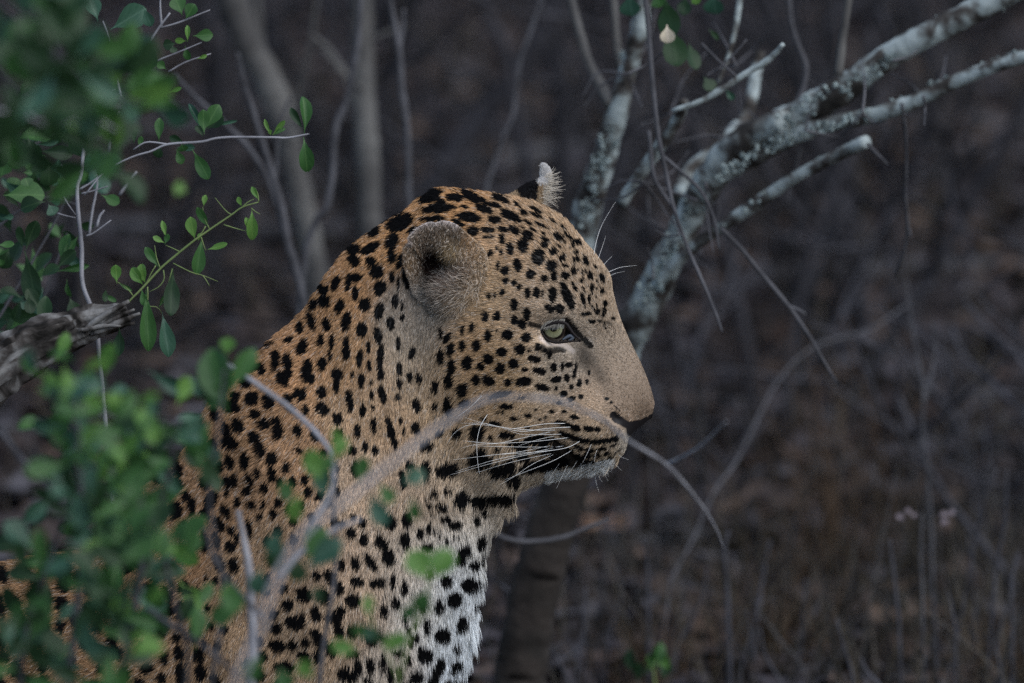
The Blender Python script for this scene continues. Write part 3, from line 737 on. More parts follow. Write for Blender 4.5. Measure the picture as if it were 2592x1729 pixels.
def farear_col(x, y):
    zx = (x - 1250) * fk; zy = (y - 400) * fk
    c = np.tile(np.array([.40, .29, .18]), (len(x), 1))
    blk = (zx < 1120 - 0.09 * (zy - 550)) & (zx > 540 - (zy - 850) * -0.9) & (zy < 1130)
    c[blk] = (.012, .011, .012)
    col = (zx >= 1120 - 0.09 * (zy - 550))
    c[col] = (.42, .31, .20)
    c[col & (zx > 1230)] = (.58, .52, .44)
    c[(zy < 700) & (zx > 1100)] = (.62, .60, .58)
    return c


fcol2 = farear_col(fxy[:, 0], fxy[:, 1])
ff = []
for a in range(len(FEr) - 1):
    for k in range(nfe):
        k2 = (k + 1) % nfe
        ff.append((a * nfe + k, (a + 1) * nfe + k, (a + 1) * nfe + k2, a * nfe + k2))
ff.append(tuple(range(nfe)))
body.add(fv, ff, fcol2 * .8)

leopard = thing('leopard', (0.0, 0.0, 0.0), 'spotted leopard sitting in profile, looking right', 'leopard')
bm_ = body.build('leopard_body', M['hide'])
body_o = link('body', bm_, leopard)

# ---- eye -----------------------------------------------------------
ec_x, ec_y, er = 1399.0, 834.0, 33.0
eye_front = float(np.median(sdepth(np.array([1368., 1385, 1400, 1446, 1410]), np.array([848., 812, 806, 868, 872]))))
ecd = eye_front + (er + 2) * S
ecen = P(ec_x, ec_y, ecd)
gaze = (-FWD + 0.06 * RGT + 0.10 * UPV); gaze /= np.linalg.norm(gaze)
ax1 = np.cross(gaze, UPV); ax1 /= np.linalg.norm(ax1); ax2 = np.cross(ax1, gaze)
eb = MB(); ev_, ecl = [], []
angs = np.concatenate([np.linspace(0, math.radians(60), 44), np.linspace(math.radians(63), math.pi, 20)])
for a in angs:
    for k in range(48):
        t_ = 2 * math.pi * k / 48
        bulge = 1.0 + 0.05 * math.exp(-(a / .45) ** 2)
        ev_.append(ecen + er * S * bulge * (math.cos(a) * gaze + math.sin(a) * (math.cos(t_) * ax1 + math.sin(t_) * ax2)))
        rr_ = math.sin(a) * er
        if rr_ < 9.0: c = (.004, .004, .004)
        elif rr_ < 23.5:
            f_ = (rr_ - 9.0) / 14.5
            n_ = 0.85 + 0.15 * math.sin(k * 5.1 + 3 * math.sin(k * 1.7))
            c = (np.array([.22, .21, .10]) * (1 - f_) + np.array([.42, .42, .26]) * f_) * n_
            if f_ > .93: c = np.array([.10, .10, .06])
        else: c = (.012, .008, .006)
        ecl.append(c)
efs = [(i * 48 + k, i * 48 + (k + 1) % 48, (i + 1) * 48 + (k + 1) % 48, (i + 1) * 48 + k) for i in range(len(angs) - 1) for k in range(48)]
eb.add(ev_, efs, ecl)
eye_o = link('eye', eb.build('eye', M['eye']), leopard)
tag(eye_o, 'pale yellow-green eye with round black pupil')


def lid(pts, rad, colr, lift):
    p = crom(np.array(pts), 40)
    dd = np.full(len(p), eye_front) - lift * S
    r = rad * S * (0.35 + 0.65 * np.sin(np.linspace(0.1, math.pi - .1, 40)))
    v, f = tube_geo(P(p[:, 0], p[:, 1], dd), r, 8)
    m = MB(); m.add(v, f, np.tile(colr, (len(v), 1)))
    return link('eyelid', m.build('eyelid', M['eye_lid']), eye_o)


M['eye_lid'] = mat_attr('eye_lid', 'tint', 0.5, 0.12)
lid([(1369, 834), (1376, 828), (1388, 823), (1402, 818), (1418, 816), (1432, 820), (1441, 831), (1452, 846), (1470, 862)], 5.2, (.012, .009, .009), 3)
lid([(1371, 832), (1373, 844), (1380, 855), (1391, 863), (1408, 867), (1427, 866), (1447, 864), (1470, 864)], 3.6, (.012, .009, .009), 3)
lid([(1424, 860), (1436, 853), (1444, 850), (1450, 856), (1440, 862)], 4.5, (.10, .115, .14), -1)

# ---- fur -----------------------------------------------------------
# x, y, direction x, y, length mm, lift
FL = np.array([
    (1640, 1000, -.3, -.95, 2.2, .25), (1600, 900, -.35, -.93, 3.0, .25), (1560, 800, -.45, -.9, 4.5, .3), (1530, 720, -.6, -.8, 6.5, .35), (1460, 640, -.75, -.65, 7.5, .35), (1380, 560, -.85, -.45, 8, .35),
    (1250, 520, -.97, -.1, 8, .35), (1120, 520, -.95, .3, 9, .35), (1020, 580, -.8, .6, 10, .35), (900, 700, -.65, .75, 12, .35), (800, 800, -.6, .8, 13, .38), (680, 930, -.65, .75, 14, .4), (560, 1030, -.75, .65, 15, .4),
    (960, 800, -.35, .93, 10, .3), (900, 950, -.4, .9, 12, .3), (1000, 950, -.2, .98, 11, .3), (1050, 850, -.15, .99, 9, .3), (1100, 1050, -.4, .9, 11, .3), (950, 1150, -.3, .95, 13, .3),
    (1200, 850, -.97, .2, 8, .3), (1300, 900, -.98, .05, 7, .3), (1250, 1000, -.9, .4, 10, .32), (1200, 1100, -.6, .8, 14, .35), (1250, 1200, -.3, .95, 18, .35), (1150, 1180, -.45, .9, 15, .33),
    (1350, 780, -.97, -.2, 6, .3), (1250, 720, -.98, -.05, 7, .3), (1200, 620, -.97, .1, 7, .3), (1400, 790, -.95, .15, 8, .35), (1420, 890, -.85, .45, 6, .3), (1400, 950, -.97, .15, 6.5, .3),
    (1480, 900, -.7, .6, 4, .25), (1520, 950, -.85, .2, 3.5, .25), (1540, 1020, -.95, .1, 3, .25), (1480, 1050, -.98, .1, 4, .3), (1430, 1030, -.98, .12, 5, .3), (1520, 1120, -.9, .35, 4.5, .32), (1580, 1110, -.4, .85, 5, .4), (1350, 1050, -.95, .25, 8, .3),
    (1480, 1200, -.1, .98, 22, .75), (1530, 1185, .15, .95, 15, .75), (1420, 1195, -.4, .9, 18, .6), (1340, 1180, -.6, .75, 14, .4),
    (1190, 1330, -.05, .99, 24, .45), (1205, 1450, .2, .95, 30, .6), (1185, 1600, .3, .95, 34, .65), (1150, 1700, .3, .95, 34, .65), (1120, 1500, .0, 1., 28, .4), (1060, 1400, -.2, .97, 20, .33), (1050, 1600, -.1, .99, 24, .35),
    (800, 1150, -.5, .85, 15, .35), (650, 1150, -.7, .65, 16, .38), (600, 1350, -.6, .8, 17, .38), (850, 1400, -.35, .93, 16, .35), (700, 1600, -.4, .9, 18, .36), (400, 1400, -.75, .6, 18, .4), (200, 1550, -.8, .55, 18, .4), (-300, 1800, -.8, .6, 18, .4),
])


def flow(x, y):
    num = np.zeros((len(x), 4)); den = np.zeros(len(x))
    for cx, cy, dx, dy, L, lf in FL:
        d2 = (x - cx) ** 2 + (y - cy) ** 2
        w = np.exp(-d2 / (2 * 55.0 ** 2)) + 1e4 / (d2 + 2e3) ** 2 * 10
        num += w[:, None] * np.array([dx, dy, L, lf]); den += w
    return num / den[:, None]


me = bm_
nbv = len(near_v) + len(far_v)
vco = np.vstack([near_v, far_v])
vpx = np.concatenate([PX.ravel(), PX[:, 1:-1].ravel()]); vpy = np.concatenate([PY.ravel(), PY[:, 1:-1].ravel()])
quads = np.vstack([q_near, q_far])
A, B, C, E = (vco[quads[:, k]] for k in range(4))
fn = np.cross(C - A, E - B)
area = np.linalg.norm(fn, axis=1) / 2
fn /= (2 * area[:, None] + 1e-15)
fpx = vpx[quads].mean(1); fpy = vpy[quads].mean(1)
if (fn[: len(q_near)] @ FWD).mean() > 0: fn = -fn
face = fn @ -FWD
wgt = area.copy()
wgt *= np.where(face > -0.25, 1.0, 0.10)
wgt *= ((fpx > -80) & (fpy < 1800)).astype(float) + 0.02
wgt *= np.where(np.hypot(fpx - 1500, fpy - 950) < 280, 1.6, 1.0)
NH = 330000
pick = rng.choice(len(quads), NH, p=wgt / wgt.sum())
b1 = rng.random(NH)[:, None]; b2 = rng.random(NH)[:, None]
def bil(arr4):
    a, b, c, e = arr4
    return (a * (1 - b1) + b * b1) * (1 - b2) + (e * (1 - b1) + c * b1) * b2
root = bil((A[pick], B[pick], C[pick], E[pick]))
rx = bil([vpx[quads[pick, k]][:, None] for k in range(4)])[:, 0]
ry = bil([vpy[quads[pick, k]][:, None] for k in range(4)])[:, 0]
nrm = fn[pick]
isnear = pick < len(q_near)
keep = ~inpoly(rx, ry, NOSEP) & ~((polydist(rx, ry, NOSEP, True) < 4) & (ry > 1052)) & ~(inpoly(rx, ry, EYE) | (polydist(rx, ry, EYE, True) < 3)) & ~(inpoly(rx, ry, EAR) & isnear & ((polydist(rx, ry, EAR, True) > np.where((rx > 1190) | (ry > 725), 24, 8)) | (rx < 1150) & (ry < 640)))
keep &= ~((np.abs(rx - 1655) < 12) & (ry > 1045))
root, rx, ry, nrm, isnear = root[keep], rx[keep], ry[keep], nrm[keep], isnear[keep]
NH = len(root)
fl = flow(rx, ry)


def make_hairs(root, nrm, dirx, diry, length, lift, droop, jitter, r0, r1, npts=5, seed=1):
    g2 = np.random.default_rng(seed)
    N = len(root)
    t = dirx[:, None] * RGT - diry[:, None] * UPV
    t += g2.normal(0, jitter, (N, 3))
    t -= (t * nrm).sum(1)[:, None] * nrm
    t /= np.linalg.norm(t, axis=1)[:, None] + 1e-9
    d0 = t + (lift * 1.9)[:, None] * nrm
    d1 = t + (lift * 0.35)[:, None] * nrm + np.array([0, 0, -1.0]) * droop[:, None]
    d0 /= np.linalg.norm(d0, axis=1)[:, None]; d1 /= np.linalg.norm(d1, axis=1)[:, None]
    pts = np.empty((N, npts, 3)); pts[:, 0] = root - nrm * 0.0004
    for k in range(1, npts):
        f_ = (k - .5) / (npts - 1)
        d = d0 * (1 - f_) + d1 * f_
        d /= np.linalg.norm(d, axis=1)[:, None]
        pts[:, k] = pts[:, k - 1] + d * (length / (npts - 1))[:, None]
    rad = r0[:, None] * (1 - np.linspace(0, 1, npts) ** 1.6)[None] + r1[:, None] * (np.linspace(0, 1, npts) ** 1.6)[None]
    return pts, rad


short = np.clip(np.where(((rx > 1030) & (ry > 1270)) | ((rx > 1400) & (ry > 1165)), .95, np.where(rx < 1060, .62, .82)), 0, 1)
cl_r2 = np.random.default_rng(78).random(65536)[(np.floor(rx / 9 + lowf(rx, ry, 17, .9)).astype(int) * 7919 + np.floor(ry / 9 + lowf(ry, rx, 19, .4)).astype(int) * 104729) % 65536]
rim_h = np.clip((.42 - nrm @ -FWD) / .3, 0, 1) * ((rx < 1480) | (ry > 1150))
chest = (rx > 1030) & (ry > 1270)
short = np.where(chest, .46, short) * (1 + ((.35 * cl_r2 ** 2 + .55 * rng.random(NH) ** 2) * chest + .75 * rng.random(NH) * cl_r2) * rim_h)
short = np.where((polydist(rx, ry, PALE) < 11) & isnear, short * .45, short)
length = fl[:, 2] * short * 0.001 * rng.uniform(.7, 1.12, NH)
cell = (np.floor(rx / 3.3 + 1.1 * lowf(rx, ry, 7, .3)).astype(int) * 7919 + np.floor(ry / 4.2 + 1.1 * lowf(ry, rx, 8, 1.3)).astype(int) * 104729) % 65536
cl_r = np.random.default_rng(77).random((65536, 3))[cell]
wv = lowf(rx, ry, 23, .7) * .18 + lowf(rx, ry, 9, 2.1) * .14 + (cl_r[:, 0] - .5) * .5
ca, sa = np.cos(wv), np.sin(wv)
dx = fl[:, 0] * ca - fl[:, 1] * sa; dy = fl[:, 0] * sa + fl[:, 1] * ca
hx = rx + dx * length / S * .66; hy = ry + dy * length / S * .66          # where the hair's visible half lies
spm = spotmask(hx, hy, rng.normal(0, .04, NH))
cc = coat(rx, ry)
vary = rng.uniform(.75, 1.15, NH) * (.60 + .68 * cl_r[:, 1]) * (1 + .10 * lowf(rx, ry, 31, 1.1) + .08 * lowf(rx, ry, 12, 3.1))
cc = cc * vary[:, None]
gr = rng.random(NH)
cc[gr < .05] *= .35                                  # dark guard hairs
cc[gr > .93] = cc[gr > .93] * .6 + np.array([.8, .76, .7]) * .4
nosez = (rx > 1530) & (ry > 820)
cc[nosez & (rng.random(NH) < .26)] *= .35
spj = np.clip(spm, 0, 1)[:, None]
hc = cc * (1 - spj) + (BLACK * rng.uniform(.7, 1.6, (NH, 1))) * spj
wch = (rx > 1395) & (rx < 1560) & (ry > np.interp(rx, [1395, 1480, 1560], [1170, 1166, 1148])) & (nrm[:, 2] < .1) & (rng.random(NH) < .85)
hc[wch] = np.array([.80, .81, .80]) * rng.uniform(.6, 1.1, (wch.sum(), 1))
HP, HR = make_hairs(root, nrm, dx, dy, length, fl[:, 3] * (1 + .5 * rim_h * rng.random(NH)), np.full(NH, .12) + np.clip(fl[:, 2] - 14, 0, 20) * .01, .12, np.full(NH, .00026) + length * .005, np.full(NH, .00004), 5, 2)

allP, allR, allC = [HP], [HR], [hc]

# ear hair
def ear_sample(n, seed):
    g2 = np.random.default_rng(seed)
    k = g2.integers(0, NE, n); v = np.sqrt(g2.random(n))
    ki = (k + 1) % NE; fr = g2.random(n)
    ox_ = eo[k] * (1 - fr)[:, None] + eo[ki] * fr[:, None]
    a = np.minimum((v * (VN - 1)).astype(int), VN - 2)
    i00 = a * NE + k; i01 = a * NE + ki; i10 = (a + 1) * NE + k
    fa = v * (VN - 1) - a
    pos = ear_v[i00] * (1 - fa)[:, None] + ear_v[i10] * fa[:, None]
    pos = pos + (ear_v[i01] - ear_v[i00]) * fr[:, None]
    n_ = np.cross(ear_v[i01] - ear_v[i00], ear_v[i10] - ear_v[i00] + 1e-9)
    n_ /= np.linalg.norm(n_, axis=1)[:, None] + 1e-12
    n_[(n_ @ FWD) > 0] *= -1
    xy = EARC + ox_ * v[:, None]
    return pos, n_, xy[:, 0], xy[:, 1], v


ep, en, ex, ey, evv = ear_sample(30000, 5)
zx = (ex - 1000) * ek; zy = (ey - 540) * ek
low = 1 / (1 + np.exp(-(zy - 760 - 0.1 * (zx - 500)) / 70))
edx = -0.35 * (1 - low) - .93 * low; edy = .9 * (1 - low) + (-.05 + .45 * np.clip((zy - 1000) / 250, 0, 1.2)) * low
frn = np.clip((zx - 1000) / 250, 0, 1) * (1 - low)
edx = edx * (1 - frn) - .9 * frn; edy = edy * (1 - frn) + .25 * frn
el = 6 + 11 * low * np.clip((zx - 420) / 300, 0, 1) + 6 * gauss(zx, zy, 740, 480, 120, 110)
el = el * np.clip(.5 + polydist(ex, ey, EAR, True) / 14, .5, 1)
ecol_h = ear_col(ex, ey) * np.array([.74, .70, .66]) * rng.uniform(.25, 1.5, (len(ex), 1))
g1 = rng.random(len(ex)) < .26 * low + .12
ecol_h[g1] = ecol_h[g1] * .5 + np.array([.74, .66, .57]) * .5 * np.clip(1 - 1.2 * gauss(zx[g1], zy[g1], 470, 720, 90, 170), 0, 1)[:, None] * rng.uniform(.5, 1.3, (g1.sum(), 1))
kx = rng.random(len(ex)) > .97 * gauss(zx, zy, 480, 710, 100, 185)
p_, r_ = make_hairs(ep[kx], en[kx], edx[kx], edy[kx], (el * rng.uniform(.6, 1.2, len(ex)) * .001)[kx], np.full(kx.sum(), .5), np.full(kx.sum(), .05), .42, np.where(g1[kx], .00042, .00028), np.full(kx.sum(), .00004), 5, 6)
allP.append(p_); allR.append(r_); allC.append(ecol_h[kx])

# far ear hair: short pile, and the long pale fringe to the right
n = 9000
ai = rng.integers(0, len(FEr) - 1, n); ki = rng.integers(0, nfe, n)
i0 = ai * nfe + ki; i1 = ai * nfe + (ki + 1) % nfe; i2 = (ai + 1) * nfe + ki
u1, u2 = rng.random((n, 1)), rng.random((n, 1))
fp = fv[i0] + (fv[i1] - fv[i0]) * u1 + (fv[i2] - fv[i0]) * u2
fxx = fxy[i0] + (fxy[i1] - fxy[i0]) * u1 + (fxy[i2] - fxy[i0]) * u2
fnn = np.cross(fv[i1] - fv[i0], fv[i2] - fv[i0]); fnn /= np.linalg.norm(fnn, axis=1)[:, None] + 1e-12
cen = np.repeat(fv.reshape(-1, nfe, 3).mean(1), nfe, 0)[i0]
flip = ((fp - cen) * fnn).sum(1) < 0; fnn[flip] *= -1
colr = farear_col(fxx[:, 0], fxx[:, 1]) * rng.uniform(.75, 1.15, (n, 1))
p_, r_ = make_hairs(fp, fnn, np.full(n, -.2), np.full(n, -.9), rng.uniform(.003, .005, n), np.full(n, .25), np.zeros(n), .2, np.full(n, .00022), np.full(n, .00004), 5, 7)
allP.append(p_); allR.append(r_); allC.append(colr)
n = 150
yy = rng.uniform(380, 1230, n); lx = np.interp(yy, [380, 900, 1230], [1400, 1290, 1200]) + rng.uniform(-140, 10, n)
px_, py_ = 1250 + lx / fk, 400 + yy / fk
rt = P(px_, py_, depth_mid(py_) + (105 - rng.uniform(5, 24, n)) * S)
ang = np.interp(yy, [380, 700, 1000, 1230], [-.3, .0, .12, .15]) + rng.normal(0, .30, n)
L_ = np.interp(yy, [380, 600, 850, 1230], [9, 14, 18, 14]) * rng.uniform(.35, 1.3, n) * .001
p_, r_ = make_hairs(rt, np.tile(-FWD, (n, 1)), np.cos(ang), np.sin(ang) * 1.0, L_, rng.uniform(-.2, .3, n), rng.uniform(-.25, .3, n), .10, np.full(n, .00017), np.full(n, .00007), 5, 8)
allP.append(p_); allR.append(r_); allC.append(np.tile([.66, .60, .51], (n, 1)) * rng.uniform(.7, 1.1, (n, 1)))

# brow hairs hanging over the eye
n = 620
u = rng.random(n)
bx = 1374 + 56 * u; by = 822 - 7 * u + rng.uniform(-9, 3, n)
rt = P(bx, by, np.full(n, eye_front) - 5 * S)
p_, r_ = make_hairs(rt, np.tile(-FWD, (n, 1)), -.55 + rng.normal(0, .25, n), .75 + rng.normal(0, .2, n), rng.uniform(.003, .0075, n), np.full(n, .15), np.full(n, .1), .1, np.full(n, .00022), np.full(n, .00006), 5, 9)
allP.append(p_); allR.append(r_); allC.append(np.array([.36, .34, .30]) * rng.uniform(.03, 1.1, (n, 1)))

HP = np.vstack(allP); HR = np.vstack(allR); HC = np.vstack(allC)
NH = len(HP)
cu = bpy.data.hair_curves.new('fur')
cu.add_curves([5] * NH)
cu.attributes['position'].data.foreach_set('vector', HP.astype(np.float32).ravel())
ra = cu.attributes.get('radius') or cu.attributes.new('radius', 'FLOAT', 'POINT')
ra.data.foreach_set('value', HR.astype(np.float32).ravel())
fa = cu.attributes.new('fur_color', 'FLOAT_COLOR', 'CURVE')
fa.data.foreach_set('color', np.hstack([HC, np.ones((NH, 1))]).astype(np.float32).ravel())
cu.materials.append(M['fur'])
fur_o = link('fur', cu, leopard)
tag(fur_o, kind='stuff')

# ---- whiskers ------------------------------------------------------
WH2 = ["1355 852 1200 855 1000 885 900 890 700 850 560 808", "1415 880 1200 892 1000 915 800 872 700 852 520 850", "1300 905 1100 905 900 890 620 860 480 920 410 1020", "1335 938 1100 941 1000 938 850 890",
       "1250 915 1000 970 820 1010 640 1020 520 1050", "1405 962 1100 995 800 1010 640 1000 540 990", "1270 950 1120 985 980 1030", "1340 1035 1100 1040 800 1035 620 1030", "1275 1018 1000 1075 720 1110 460 1140",
       "1480 985 1350 1048 1100 1080 800 1100 600 1125", "1365 1050 1100 1090 800 1160 440 1260", "1360 1025 1100 1080 800 1140 480 1235", "1310 1078 1050 1130 850 1180 640 1245", "1435 1048 1250 1150 1050 1230 870 1300",
       "1305 1080 1100 1170 950 1270 830 1340", "1340 1130 1290 1190 1240 1265", "1395 1130 1340 1240 1280 1370", "1465 1110 1420 1190 1365 1260", "1565 1000 1530 1080 1485 1170", "1580 1240 1600 1340 1620 1400",
       "1740 1080 1800 1120 1855 1140", "1700 1140 1750 1180 1800 1230", "1640 1220 1668 1265 1690 1310", "740 770 680 870 650 1000 655 1150 670 1255", "695 625 600 720 480 810", "1605 1245 1625 1290 1645 1320", "1610 1040 1590 1100 1580 1160", "1470 1140 1478 1190 1482 1235"]
WH1 = ["1728 885 1750 740 1800 590 1905 410", "1750 910 1790 800 1830 680", "1830 975 1950 930 2075 915", "1840 1010 1900 980 1980 960", "1790 950 1830 890 1880 840", "1500 1180 1500 1120 1555 1050"]
for oxy, lst in (((1000, 800), WH2), ((950, 380), WH1)):
    for w_ in lst:
        a = np.array(list(map(float, w_.split()))).reshape(-1, 2)
        p = crom(a, 26)
        x = oxy[0] + p[:, 0] / K; y = oxy[1] + p[:, 1] / K
        f_ = np.linspace(0, 1, 26)
        if oxy[0] == 1000:
            d0 = float(sdepth(x[0], y[0])) + 3 * S
            dd = np.minimum(d0 - 70 * S * f_ ** .7, sdepth(x, y) - 8 * S - 24 * S * f_) if x[-1] < 1330 else d0 - 30 * S * f_
            dd[0] = d0
            if x[0] > 1520: dd = d0 + 10 * S * f_ + 20 * S
        else:
            dd = float(sdepth(x[0], y[0])) + 0.01 + 0.03 * f_
        L_ = np.hypot(np.diff(x), np.diff(y)).sum() * S
        r = (.00014 + .0016 * min(L_, .12)) * (1 - .75 * f_)
        v, f = tube_geo(P(x, y, dd), r, 5)
        m = MB(); m.add(v, f)
        link('whisker', m.build('whisker', M['whisker']), leopard)
#@@SCENERY

# ------------------------------------------------------------------ VEGETATION helpers
def leaf_mesh(name, mat, curl=0.10, fold=0.16, notch=False, wide=0.66, seed=0):
    """obovate leaf, unit length along +Y, unit width along X, with petiole and folded midrib"""
    g2 = np.random.default_rng(seed)
    ys = np.array([0, .08, .16, .28, .42, .56, .70, .82, .92, .98, 1.0])
    w = np.array([.02, .025, .07, .20, .37, .48, .50, .44, .29, .13, .01 if not notch else .08])
    w = w * (1 + g2.normal(0, .04, len(w)))
    v, f = [], []
    for y, ww in zip(ys, w):
        z = -curl * (y - .3) ** 2 * 1.4
        for k in (-1, -.5, 0, .5, 1):
            v.append((ww * k, y - (0.03 * (1 - abs(k)) if y == 1.0 and notch else 0), z + fold * abs(k) * ww + .012 * math.sin(9 * y + 2 * k)))
    for i in range(len(ys) - 1):
        for j in range(4):
            a = i * 5 + j
            f.append((a, a + 1, a + 6, a + 5))
    m = MB(); m.add(v, f)
    return m.build(name, mat)


LEAF = {}
for mk in ('dark', 'mid', 'light', 'blue', 'dead', 'tan'):
    LEAF[mk] = [leaf_mesh('leaf_' + mk, M['leaf_' + mk], c, fo, no, seed=i) for i, (c, fo, no) in enumerate(((.10, .16, False), (.30, .28, True), (-.15, .10, False)))]


def add_leaf(parent, base, tip, wpx, d, mk, tilt=None, dtip=0.0, rs=random):
    """a leaf from base to tip (grid units); wpx its apparent width"""
    b = P(base[0], base[1], d); t = P(tip[0], tip[1], d + dtip)
    y = t - b; L = np.linalg.norm(y); y /= L
    if tilt is None: tilt = rs.uniform(-40, 40)
    n0 = -FWD - (-FWD @ y) * y; n0 /= np.linalg.norm(n0)
    x0 = np.cross(y, n0)
    a = math.radians(tilt)
    n = n0 * math.cos(a) + x0 * math.sin(a)
    x = np.cross(y, n)
    W = .84 * wpx * S * (DIST + d) / DIST / max(.6, abs(math.cos(a)))
    me_ = rs.choice(LEAF[mk])
    o = bpy.data.objects.new('leaf', me_)
    COL.objects.link(o)
    m = Matrix(((x[0] * W, y[0] * L, n[0] * L, b[0]), (x[1] * W, y[1] * L, n[1] * L, b[1]), (x[2] * W, y[2] * L, n[2] * L, b[2]), (0, 0, 0, 1)))
    o.parent = parent
    o.matrix_parent_inverse = Matrix.Translation(-Vector(parent.location)) if parent.type == 'EMPTY' else Matrix.Identity(4)
    o.matrix_basis = m
    return o


def stem_data(pts, widths, mat, name='branch', segs=8, rough=0.05, ground=False, n=None, mb=None):
    """pts: (x, y, d) on the grid; widths: apparent diameters in grid units"""
    p = np.array(pts, float)
    n = n or max(8, int(np.linalg.norm(np.diff(p[:, :2], axis=0), axis=1).sum() / 14))
    q = crom(p, n)
    w = np.interp(np.linspace(0, 1, n), np.linspace(0, 1, len(widths)), widths)
    p3 = P(q[:, 0], q[:, 1], q[:, 2])
    r = w * S * (DIST + q[:, 2]) / DIST / 2
    if ground: p3, r = ground_ext(p3, r)
    if rough:
        p3 = p3 + rng.normal(0, 1, p3.shape) * (r * rough * .6)[:, None]
    v, f = tube_geo(p3, r, segs, rough)
    m = mb or MB()
    m.add(v, f)
    if mb is not None: return p3
    return m.build(name, M[mat]), p3


def branch(parent, pts, widths, mat, name='branch', **k):
    me_, p3 = stem_data(pts, widths, mat, name, **k)
    return link(name, me_, parent)


def dpts(txt, d0, d1=None):
    """'x y x y ...' in the preview grid -> [(x, y, depth)]"""
    a = np.array(list(map(float, txt.split()))).reshape(-1, 2)
    d1 = d0 if d1 is None else d1
    dd = np.linspace(d0, d1, len(a))
    return [(x * 1.1025, y * 1.1027, d) for (x, y), d in zip(a, dd)]


def zpts(txt, ox, oy, k, d0, d1=None):
    a = np.array(list(map(float, txt.split()))).reshape(-1, 2)
    d1 = d0 if d1 is None else d1
    dd = np.linspace(d0, d1, len(a))
    return [(ox + x / k, oy + y / k, d) for (x, y), d in zip(a, dd)]


def foot(pts):
    q = P(pts[0][0], pts[0][1], pts[0][2])
    return (float(q[0]), float(q[1]), 0.0)


# ------------------------------------------------------------------ lichen-covered tree behind the head
tree = thing('lichen_tree', foot([(1330, 1700, 1.0)]), 'low forked tree with pale blue-green lichen patches, behind the head', 'tree')
branch(tree, dpts('1185 1620 1205 1480 1235 1330 1275 1180 1330 1020 1385 880', 1.0), [135, 130, 125, 118, 112, 108], 'lichen_dark', 'trunk', segs=20, rough=.04, ground=True)
branch(tree, dpts('1375 900 1350 760 1330 620 1340 520 1368 420 1398 320 1425 230 1448 140 1470 60 1480 -60', .95, .8), [86, 84, 78, 76, 70, 60, 52, 47, 43, 38], 'lichen', 'limb', segs=18, rough=.07)
branch(tree, dpts('1370 920 1420 820 1470 720 1530 610 1590 480 1640 395 1710 320 1800 280', .95, .7), [100, 96, 92, 84, 80, 76, 72, 62], 'lichen', 'limb', segs=18, rough=.09)
branch(tree, dpts('1700 330 1790 285 1870 245 1950 195 2050 125 2160 65 2280 5 2400 -60', .75, .6), [72, 74, 76, 72, 66, 62, 58, 56], 'lichen', 'limb', segs=18, rough=.05)
branch(tree, dpts('1590 470 1650 410 1720 365 1810 320 1900 285 2000 265 2100 232 2200 185 2290 150 2400 118', .8, .55), [56, 50, 46, 44, 42, 40, 37, 35, 33, 32], 'lichen', 'limb', segs=16, rough=.07)
branch(tree, dpts('1500 660 1570 585 1650 525 1740 465 1830 405 1920 358 1990 325', .8, .6), [26, 30, 32, 32, 32, 32, 33], 'lichen', 'limb', segs=12, rough=.06)
branch(tree, dpts('1425 470 1470 400 1520 330 1555 270 1570 235', .7, .6), [30, 30, 28, 26, 24], 'lichen', 'branch', segs=10, rough=.12)
branch(tree, dpts('1405 240 1378 195 1350 140 1330 70 1312 0 1300 -50', .85, .95), [34, 30, 27, 24, 22, 20], 'pale_bark', 'branch', segs=10, rough=.05)
branch(tree, dpts('1430 170 1418 110 1412 50 1405 -40', .95), [24, 22, 20, 18], 'pale_bark', 'branch', segs=8)
branch(tree, dpts('1560 460 1580 400 1640 345 1690 300 1712 270 1730 200 1745 120', .85, .95), [42, 42, 40, 36, 32, 30, 26], 'lichen', 'branch', segs=10, rough=.14)
branch(tree, dpts('1925 175 1935 90 1945 20 1955 -40', .6, .6), [24, 21, 20, 19], 'pale_bark', 'branch', segs=8)
branch(tree, dpts('1820 260 1845 200 1850 150 1830 100 1815 40 1810 -40', .9), [18, 16, 15, 14, 14, 13], 'dim_twig', 'branch', segs=8)
branch(tree, dpts('1545 255 1600 235 1660 205 1720 165 1760 140 1785 118 1797 102', .45, .4), [14, 15, 15, 15, 17, 13, 12], 'lichen', 'branch', segs=9, rough=.15)
branch(tree, dpts('1990 330 2015 355 2038 378', .6), [12, 9, 6], 'dim_twig', 'twig', segs=6)
branch(tree, dpts('1480 -20 1488 60 1495 150 1503 240 1515 330 1530 400 1545 470 1575 560 1610 640 1645 725 1658 762', .45, .4), [14, 13, 13, 12, 12, 11, 10, 9, 9, 8, 6], 'dim_twig', 'twig', segs=7)
branch(tree, dpts('1525 360 1570 400 1610 440 1638 500 1652 575', .45), [9, 9, 9, 8, 6], 'dim_twig', 'twig', segs=7)
branch(tree, dpts('1490 300 1500 400 1520 440 1548 480', .55), [10, 10, 9, 7], 'dim_twig', 'twig', segs=6)
branch(tree, dpts('1655 525 1700 570 1745 625 1800 690 1850 760 1885 820 1925 885', .55, .6), [14, 12, 12, 12, 11, 10, 7], 'dim_twig', 'twig', segs=7)
branch(tree, dpts('1805 700 1835 712 1850 722', .6), [8, 7, 5], 'dim_twig', 'twig', segs=6)
branch(tree, dpts('1700 -20 1690 60 1672 130 1650 190', .6), [16, 15, 13, 10], 'lichen', 'twig', segs=7)
branch(tree, dpts('1610 100 1650 140 1690 175', .45), [8, 7, 6], 'dim_twig', 'twig', segs=6)
branch(tree, dpts('1640 165 1680 130 1715 90', .45), [6, 5, 4], 'dim_twig', 'twig', segs=6)
